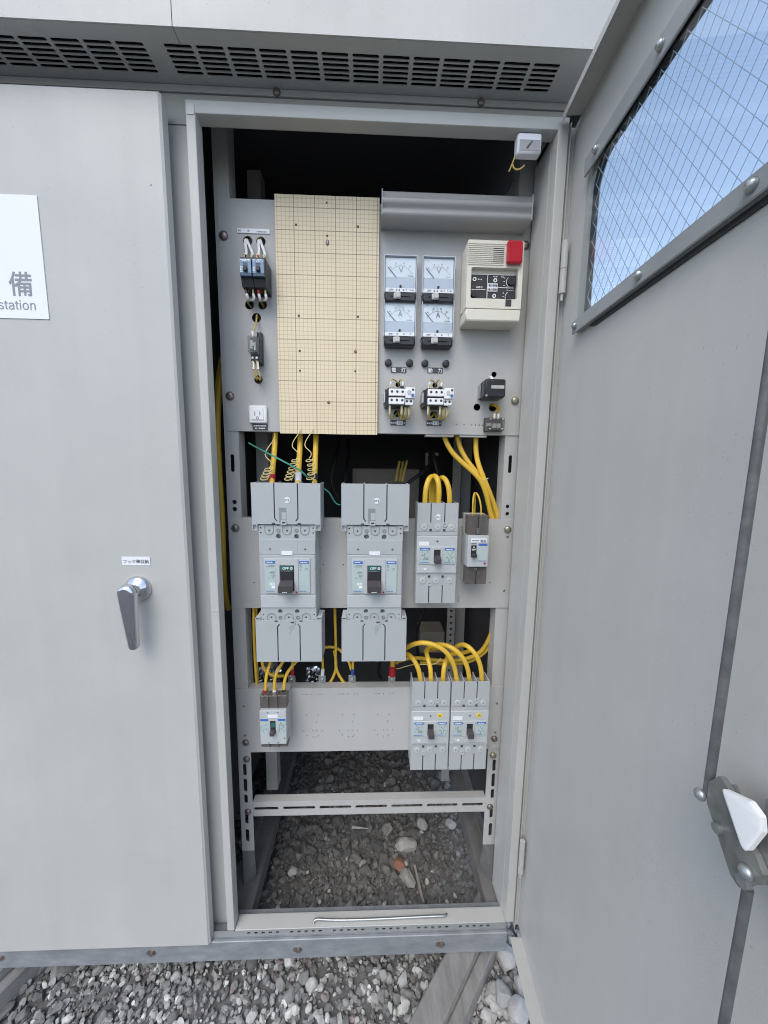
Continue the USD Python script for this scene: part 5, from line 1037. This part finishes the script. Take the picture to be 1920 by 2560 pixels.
# ------------------------------------------------------------------ cables
def cable(name, pts, r, mat, lab, cat='cable', group=None, bits=()):
    t = thing(name, lab, cat, (0, 0, 0), group)
    part(t, 'sheath', tube(pts, r, sides=12), mat)
    for nm, p, rr, mt in bits:
        part(t, nm, tube(p, rr, sides=12), mt)
    return t


# three supply cables above the first large breaker
for x, zc, col, nm, lab in ((-0.2668, 1.412, 'red_tape', 'red', 'thick yellow supply cable with red tape above the first large breaker'),
                            (-0.2005, 1.418, 'white_plastic', 'white', 'thick yellow supply cable with white tape above the first large breaker'),
                            (-0.1590, 1.415, 'black_plastic', 'black', 'thick yellow supply cable with black tape above the first large breaker')):
    cable('supply_cable', [(x - 0.006, 0.165, 1.62), (x - 0.005, 0.150, 1.53), (x - 0.003, 0.125, 1.47), (x, 0.088, 1.41), (x, 0.080, 1.34)], 0.0070, 'yellow_cable', lab, 'cable', 'three taped supply cables', [('tape', [(x - 0.0002, 0.0885, zc), (x, 0.083, (zc + 1.36) / 2), (x, 0.080, 1.355)], 0.0086, col)])
cable('green_wire', [(-0.3339, 0.1200, 1.4920), (-0.2869, 0.0900, 1.4708), (-0.2459, 0.0580, 1.4536), (-0.2106, 0.0560, 1.4355), (-0.1876, 0.0580, 1.4219), (-0.1730, 0.0750, 1.4036), (-0.1650, 0.1400, 1.3856), (-0.1432, 0.1600, 1.3714), (-0.1283, 0.1600, 1.3582), (-0.1151, 0.1600, 1.3354), (-0.1000, 0.1600, 1.3281)], 0.0021, 'green_wire', 'thin green wire slanting across the three supply cables', 'wire')
for pts, turns, R, lab in (([(-0.2847, 0.0750, 1.3993), (-0.2774, 0.0720, 1.4122), (-0.2703, 0.0750, 1.4287)], 4, 0.0095, 'coiled thin yellow wire left of the red-taped supply cable'),
                           ([(-0.2234, 0.0700, 1.3978), (-0.2139, 0.0700, 1.4220), (-0.2024, 0.0750, 1.4521)], 6, 0.0095, 'coiled thin yellow wire between the red-taped and white-taped cables'),
                           ([(-0.1692, 0.0700, 1.3984), (-0.1634, 0.0700, 1.4256), (-0.1708, 0.0750, 1.4540)], 5, 0.0095, 'coiled thin yellow wire between the white-taped and black-taped cables')):
    t = thing('coiled_wire', lab, 'wire', (0, 0, 0), 'coiled thin wires at the supply cables')
    e = pts[-1]
    part(t, 'coil', coil(pts, 0.00125, R, turns), 'cream_wire')
    part(t, 'tail', tube([e, (e[0] + 0.004, e[1], e[2] + 0.016), (e[0] - 0.010, e[1] + 0.006, e[2] + 0.030), (e[0] - 0.004, e[1] + 0.02, e[2] + 0.055), (e[0] + 0.002, e[1] + 0.05, e[2] + 0.09)], 0.0011, sides=5), 'cream_wire')
for p, lab in (([(0.0634, 0.3000, 1.3891), (0.0700, 0.3200, 1.4211), (0.0768, 0.3400, 1.4513)], 'leftmost'), ([(0.0757, 0.3100, 1.3887), (0.0833, 0.3300, 1.4211), (0.0895, 0.3500, 1.4500)], 'middle one'), ([(0.0845, 0.3000, 1.3893), (0.0932, 0.3200, 1.4252), (0.1016, 0.3400, 1.4532)], 'rightmost')):
    cable('rear_cable', p, 0.0042, 'yellow_dull', f'short yellow cable behind the second large breaker, {lab} of three', 'cable', 'three cables behind the second large breaker')

# loops over the medium breaker with the white sticker
lp_ = (('left', [(0.1266, 0.0850, 1.3341), (0.1262, 0.0850, 1.3461), (0.1280, 0.0830, 1.3844), (0.1369, 0.0950, 1.4053), (0.1535, 0.1300, 1.4090), (0.1624, 0.1700, 1.3819), (0.1652, 0.1900, 1.3330)]),
       ('middle', [(0.1621, 0.0850, 1.3344), (0.1617, 0.0850, 1.3464), (0.1604, 0.0800, 1.3825), (0.1562, 0.0850, 1.4059), (0.1524, 0.1100, 1.4126), (0.1539, 0.1600, 1.3927), (0.1593, 0.1900, 1.3329)]),
       ('right', [(0.1911, 0.0850, 1.3346), (0.1906, 0.0850, 1.3467), (0.1871, 0.0820, 1.3780), (0.1806, 0.0900, 1.4012), (0.1741, 0.1200, 1.4076), (0.1724, 0.1700, 1.3795), (0.1727, 0.1900, 1.3330)]))
for nm, p in lp_:
    cable('looped_cable', p, 0.0066, 'yellow_cable', f'yellow cable looping out of the {nm} pole of the breaker with the white sticker', 'cable', 'yellow cables looped over the white-sticker breaker')
for nm, p in (('left', [(0.2532, 0.0850, 1.3085), (0.2528, 0.0850, 1.3231), (0.2524, 0.0850, 1.3521), (0.2595, 0.1000, 1.3690), (0.2708, 0.1300, 1.3479), (0.2765, 0.1500, 1.3072)]), ('right', [(0.2758, 0.0850, 1.3087), (0.2749, 0.0850, 1.3233), (0.2698, 0.0850, 1.3523), (0.2657, 0.1000, 1.3683), (0.2704, 0.1300, 1.3554), (0.2765, 0.1500, 1.3072)])):
    cable('thin_loop', p, 0.0021, 'yellow_cable', f'thin yellow wire looping from the {nm} pole of the small two-pole breaker', 'wire', 'thin yellow wires at the two-pole breaker')
cb = (('leftmost', [(0.1807, 0.1500, 1.5304), (0.1854, 0.1450, 1.5117), (0.2044, 0.1400, 1.4774), (0.2461, 0.1300, 1.4373), (0.2801, 0.1250, 1.4033), (0.3045, 0.1350, 1.3553), (0.3297, 0.1500, 1.2867)]),
      ('middle', [(0.2195, 0.1600, 1.5318), (0.2221, 0.1550, 1.5130), (0.2372, 0.1500, 1.4733), (0.2654, 0.1400, 1.4325), (0.2903, 0.1380, 1.4028), (0.3171, 0.1500, 1.3541), (0.3429, 0.1600, 1.2853)]),
      ('rightmost', [(0.2695, 0.1500, 1.5318), (0.2698, 0.1470, 1.5131), (0.2728, 0.1400, 1.4648), (0.2880, 0.1280, 1.4144), (0.3189, 0.1400, 1.3550), (0.3480, 0.1500, 1.2869)]))
for nm, p in cb:
    cable('feeder_cable', p, 0.0066, 'yellow_cable', f'thick yellow cable sweeping down to the right upright, {nm} of three at its top', 'cable', 'three yellow cables sweeping to the right upright')
a = (0.2898, 0.1320, 1.4026)
tie = tube([(a[0] - 0.013, a[1] - 0.004, a[2] - 0.004), (a[0], a[1] - 0.0095, a[2]), (a[0] + 0.013, a[1] - 0.004, a[2] + 0.005)], 0.0016, sides=6)
single('cable_tie', tie, 'knob_grey', 'clear cable tie round the three sweeping yellow cables', 'cable tie')

# cables at the lower breakers
LOW = (('the left pole of the breaker beside the perforated plate', [(0.1297, 0.0850, 0.8336), (0.1266, 0.0850, 0.8550), (0.1183, 0.0850, 0.8868), (0.1047, 0.1000, 0.9048), (0.0859, 0.1400, 0.8962), (0.0631, 0.1800, 0.8599)]),
       ('the middle pole of the breaker beside the perforated plate', [(0.1587, 0.0850, 0.8334), (0.1565, 0.0850, 0.8547), (0.1536, 0.0880, 0.8848), (0.1479, 0.1100, 0.9069), (0.1622, 0.1600, 0.8960), (0.2117, 0.2200, 0.8784)]),
       ('the right pole of the breaker beside the perforated plate', [(0.1913, 0.0850, 0.8331), (0.1905, 0.0850, 0.8545), (0.1939, 0.0880, 0.8898), (0.2158, 0.1300, 0.8927), (0.2534, 0.1800, 0.8733), (0.3033, 0.2200, 0.8600)]),
       ('the left pole of the breaker against the right upright', [(0.2315, 0.0850, 0.8327), (0.2267, 0.0820, 0.8587), (0.2097, 0.0750, 0.9130), (0.1740, 0.0750, 0.9505), (0.1289, 0.0850, 0.9574), (0.0872, 0.1300, 0.9164), (0.0746, 0.1900, 0.8658)]),
       ('the middle pole of the breaker against the right upright', [(0.2668, 0.0850, 0.8324), (0.2628, 0.0820, 0.8584), (0.2450, 0.0780, 0.9111), (0.2133, 0.0850, 0.9414), (0.1803, 0.1200, 0.9337), (0.1549, 0.1800, 0.8796)]),
       ('the right pole of the breaker against the right upright', [(0.3021, 0.0850, 0.8321), (0.2979, 0.0820, 0.8582), (0.2854, 0.0800, 0.9097), (0.2619, 0.0900, 0.9401), (0.2472, 0.1300, 0.9271), (0.2391, 0.1900, 0.8766)]))
for nm, p in LOW:
    cable('looped_cable', p, 0.0064, 'yellow_cable', f'yellow cable arching out of {nm}', 'cable', 'yellow cables arching over the two lower breakers')
for p, lab in (([(0.3471, 0.1600, 0.9514), (0.3387, 0.1700, 0.9154), (0.3191, 0.1800, 0.8758), (0.2789, 0.1900, 0.8501), (0.2092, 0.2000, 0.8389), (0.1310, 0.2000, 0.8483), (0.0641, 0.1900, 0.8368)], 'upper yellow cable of the bundle running behind the lower arched cables'),
               ([(0.3522, 0.1700, 0.9182), (0.3433, 0.1800, 0.8872), (0.3229, 0.1900, 0.8586), (0.2822, 0.2000, 0.8325), (0.2116, 0.2100, 0.8242), (0.1440, 0.2100, 0.8277)], 'lower yellow cable of the bundle running behind the lower arched cables')):
    cable('bundle_cable', p, 0.0056, 'yellow_cable', lab, 'cable')
cable('thin_wire', [(0.0641, 0.1500, 0.8431), (0.0857, 0.1300, 0.8604), (0.1205, 0.1200, 0.8743), (0.1650, 0.1100, 0.8799), (0.1873, 0.1100, 0.8986)], 0.0011, 'cream_wire', 'thin cream wire straggling behind the lower arched cables', 'wire')
cable('branch_cable', [(-0.1152, 0.1500, 1.0467), (-0.1145, 0.1500, 0.9713), (-0.1138, 0.1500, 0.9001), (-0.1129, 0.1500, 0.8500), (-0.1015, 0.1500, 0.8190), (-0.0795, 0.1500, 0.7877)], 0.0040, 'yellow_cable', 'yellow cable running down between the large breakers and bending right', 'cable')
cable('branch_cable', [(-0.1195, 0.1550, 0.8974), (-0.1140, 0.1550, 0.8470), (-0.1220, 0.1550, 0.8160), (-0.1390, 0.1550, 0.7878)], 0.0040, 'yellow_cable', 'yellow cable branching left between the large breakers', 'cable')
cable('branch_cable', [(-0.1571, 0.1600, 0.9016), (-0.1361, 0.1600, 0.9070), (-0.1126, 0.1600, 0.9030), (-0.0917, 0.1600, 0.8861), (-0.0744, 0.1600, 0.8551), (-0.0696, 0.1600, 0.8353)], 0.0040, 'yellow_cable', 'yellow cable arching across behind the gap between the large breakers', 'cable')
for p, lab in (([(-0.3423, 0.1400, 1.0507), (-0.3446, 0.1400, 0.9499), (-0.3436, 0.1400, 0.8575), (-0.3407, 0.1400, 0.7882)], 'left yellow cable running down beside the left upright'), ([(-0.3381, 0.1500, 1.0467), (-0.3419, 0.1500, 0.9449), (-0.3428, 0.1500, 0.8516), (-0.3420, 0.1500, 0.7815)], 'right yellow cable running down beside the left upright')):
    cable('riser_cable', p, 0.0036, 'yellow_cable', lab, 'cable', 'two cables beside the left upright')
for nm, p, tip, r in (('left', [(-0.3022, 0.0850, 0.8083), (-0.3003, 0.0850, 0.8226), (-0.2962, 0.0850, 0.8636), (-0.2878, 0.1000, 0.8966), (-0.2892, 0.1300, 0.9064)], 'red_tape', 0), ('middle', [(-0.2764, 0.0850, 0.8081), (-0.2755, 0.0850, 0.8224), (-0.2700, 0.0850, 0.8686), (-0.2536, 0.1000, 0.8964), (-0.2517, 0.1300, 0.8954)], 'white_plastic', 0), ('right', [(-0.2530, 0.0850, 0.8078), (-0.2502, 0.0850, 0.8237), (-0.2409, 0.0850, 0.8684), (-0.2178, 0.1000, 0.8961), (-0.2113, 0.1300, 0.8952)], 'black_plastic', 0)):
    cable('tail_cable', p, 0.0042, 'yellow_cable', f'yellow cable rising from the {nm} pole of the small three-pole breaker', 'cable', 'cables of the small three-pole breaker', [('tape', p[:2], 0.0050, tip)])
cable('tail_cable', [(-0.3294, 0.1600, 0.8680), (-0.3265, 0.1600, 0.8427), (-0.3124, 0.1600, 0.8257), (-0.2707, 0.1700, 0.8107)], 0.0042, 'yellow_cable', 'yellow cable curving behind the three tails of the small three-pole breaker', 'cable')
# busbar lugs along the top of the lower plate
for q, tape, lab in (((-0.2426, 0.1500, 0.8100), 'red_tape', 'metal terminal lug with red cap, left of the foil scraps'), ((-0.1540, 0.1500, 0.8093), 'white_plastic', 'metal terminal lug with white cap below the first large breaker'), ((-0.0658, 0.1500, 0.8091), 'blue_tape', 'metal terminal lug with dark blue cap below the second large breaker'), ((0.0515, 0.1500, 0.8064), 'red_tape', 'metal terminal lug with big red sleeve beside the arched cables')):
    t = thing('terminal_lug', lab, 'terminal lug', q, 'terminal lugs above the lower plate')
    part(t, 'plate', box(-0.0105, 0.0105, -0.002, 0.003, -0.030, 0.014, 0.001), 'zinc')
    part(t, 'bolt', [cyl((0, -0.0045, 0), 0.0055, 0.005, n=6)], 'zinc')
    big = lab.endswith('cables')
    part(t, 'cap', tube([(0.001, 0.002, 0.0145), (0.002, 0.002, 0.045 if big else 0.034)], 0.0105 if big else 0.0052, sides=12), tape)
    part(t, 'stub_cable', tube([(0.002, 0.002, 0.035 if big else 0.030), (0.002, 0.002, 0.055), (0.007 if big else -0.001, 0.004, 0.085)], 0.0074 if big else 0.0036, sides=10), 'yellow_cable')
# crumpled foil behind the tails
frng = np.random.default_rng(5)
for q, w, lab in (((-0.3215, 0.1900, 0.7988), 0.042, 'crumpled silver foil behind the three-pole breaker cables'), ((-0.1866, 0.1900, 0.7977), 0.022, 'small crumpled silver foil scrap left of the white-capped lug')):
    gu, gv = np.meshgrid(np.linspace(-1, 1, 12), np.linspace(-1, 1, 12), indexing='ij')
    P3 = np.stack([gu * w + frng.normal(0, 0.0015, gu.shape), frng.normal(0, 0.005, gu.shape), gv * 0.030 + frng.normal(0, 0.0015, gu.shape)], -1).reshape(-1, 3) + np.array(q)
    i2, j2 = np.meshgrid(np.arange(11), np.arange(11), indexing='ij')
    f = np.stack([i2 * 12 + j2, (i2 + 1) * 12 + j2, (i2 + 1) * 12 + j2 + 1, i2 * 12 + j2 + 1], -1).reshape(-1, 4)
    single('foil_scrap', trimesh.Trimesh(P3, np.vstack([f[:, [0, 1, 2]], f[:, [0, 2, 3]]]), process=False), 'chrome', lab, 'foil', smooth=False)
# cables in the next bay, seen past the left upright
for k, (x, y) in enumerate(((-0.425, 0.14), (-0.436, 0.155))):
    cable('bay_cable', [(x - 0.005 * k, y + 0.10, 1.75), (x, y + 0.03, 1.62), (x + 0.004, y, 1.45), (x + 0.006, y, 1.30), (x - 0.004, y + 0.02, 1.12), (x - 0.02, y + 0.08, 1.0)], 0.0075, 'yellow_cable', ('nearer' if k == 0 else 'farther') + ' thick yellow cable in the dark gap left of the left upright', 'cable', 'cables in the dark gap by the left upright')

# ------------------------------------------------------------------ signs and loose things
sg = thing('sign', 'white substation sign with dark Japanese lettering on the closed door', 'sign', (-0.90, -0.0203, 1.8514))
part(sg, 'sheet', box(-0.24, 0.2085, -0.0012, -0.0002, -0.1175, 0.1175), 'white_sticker', False)
part(sg, 'lettering', kanji('備', 0.0500, 0.1590, -0.0012, -0.0470, 0.0004), 'ink_grey')
sh = 0.0745 / np.ptp(meshkit.text_mesh('station', 1.0, 0.01).bounds[:, 0])
sw = np.ptp(meshkit.text_mesh('substation', 1.0, 0.01).bounds[:, 0]) * sh
part(sg, 'lettering', text('substation', sh, 0.1839 - sw / 2, -0.0012, -0.0910, 0.0004), 'ink_grey')
sg = thing('sticker_label', 'small white label with a line of Japanese print above the chrome door handle', 'label', (-0.5524, -0.0203, 1.2140))
part(sg, 'sheet', box(-0.0315, 0.0315, -0.0008, -0.0002, -0.0100, 0.0100), 'white_sticker', False)
part(sg, 'lettering', kanji('フック棒収納', 0.0098, 0.0, -0.0008, -0.0005, 0.0003), 'ink_dark')
rod = thing('hook_rod', 'thin silver hook rod lying on the sill of the open bay', 'rod', (0.024, 0.013, 0.1735))
part(rod, 'shaft', tube([(-0.1880, -0.004, -0.003), (-0.186, -0.001, 0.0015), (-0.16, 0, 0.0018), (0.17, 0, 0.0018), (0.183, 0.001, 0.001), (0.187, 0.006, -0.002)], 0.0032, sides=10), 'zinc')


def stone(c, s, mat, lab, seed, rot=0.0):
    m = stone_mesh(seed, 3, s); m.apply_transform(trimesh.transformations.rotation_matrix(rot, [0, 0, 1])); m.apply_translation((c[0], c[1], c[2]))
    single('stone', m, mat, lab, 'stone', smooth=28)


stone((0.129, 0.347, 0.012), (0.040, 0.027, 0.022), 'stone_pale', 'large pale rounded stone on the floor inside the bay, the biggest of them', 21, 0.1)
stone((0.101, 0.274, 0.008), (0.020, 0.030, 0.012), 'stone_red', 'rust red brick chip on the gravel inside the bay', 22, 0.4)
stone((0.126, 0.236, 0.010), (0.026, 0.034, 0.018), 'stone_grey', 'grey stone just in front of the rust red brick chip', 23, 0.2)
stone((0.203, 0.427, 0.012), (0.020, 0.024, 0.018), 'stone_pale', 'pale upright pebble behind the big pale stone, left of the right floor channel', 24, 0.5)
stone((0.316, 0.425, 0.012), (0.018, 0.022, 0.016), 'stone_pale', 'pale pebble touching the right floor channel', 25, 0.9)
stone((-0.280, 0.269, 0.010), (0.020, 0.020, 0.014), 'stone_pale', 'lone pale pebble near the left floor channel', 26, 0.3)
stone((0.3875, 0.020, 0.022), (0.026, 0.032, 0.024), 'stone_pale', 'pale stone under the end of the base beam, nearest the cabinet', 27, 0.6)
stone((0.413, -0.040, 0.020), (0.024, 0.028, 0.022), 'stone_pale', 'pale stone half under the bottom edge of the open door', 28, 1.2)
stone((0.352, -0.060, 0.020), (0.026, 0.028, 0.022), 'stone_grey', 'round grey stone among the pale ones beside the timber sleeper', 29, 0.2)
stone((0.385, -0.088, 0.020), (0.028, 0.024, 0.022), 'stone_pale', 'large angular pale stone between the timber sleeper and the open door', 30, 0.8)
stick = single('wood_stick', [hull([(0.150, 0.270, 0.012), (0.156, 0.272, 0.012), (0.150, 0.270, 0.018), (0.156, 0.272, 0.018), (0.164, 0.160, 0.010), (0.173, 0.161, 0.010), (0.165, 0.160, 0.018), (0.172, 0.161, 0.018)])], 'dust_wood', 'short grey stick lying on the gravel inside the bay', 'stick')
single('splinter', [hull([(-0.080, 0.424, 0.014), (-0.080, 0.409, 0.014), (-0.08, 0.416, 0.020), (-0.014, 0.407, 0.014), (-0.014, 0.408, 0.016)])], 'stone_pale', 'pale pointed splinter lying on the gravel behind the cross rail', 'splinter')
cable('green_strap', [(-0.436, 0.204, 0.136), (-0.418, 0.202, 0.139), (-0.395, 0.198, 0.138), (-0.383, 0.180, 0.134), (-0.380, 0.150, 0.134)], 0.0022, 'green_wire', 'thin green cord lying over the left floor channel', 'cord')
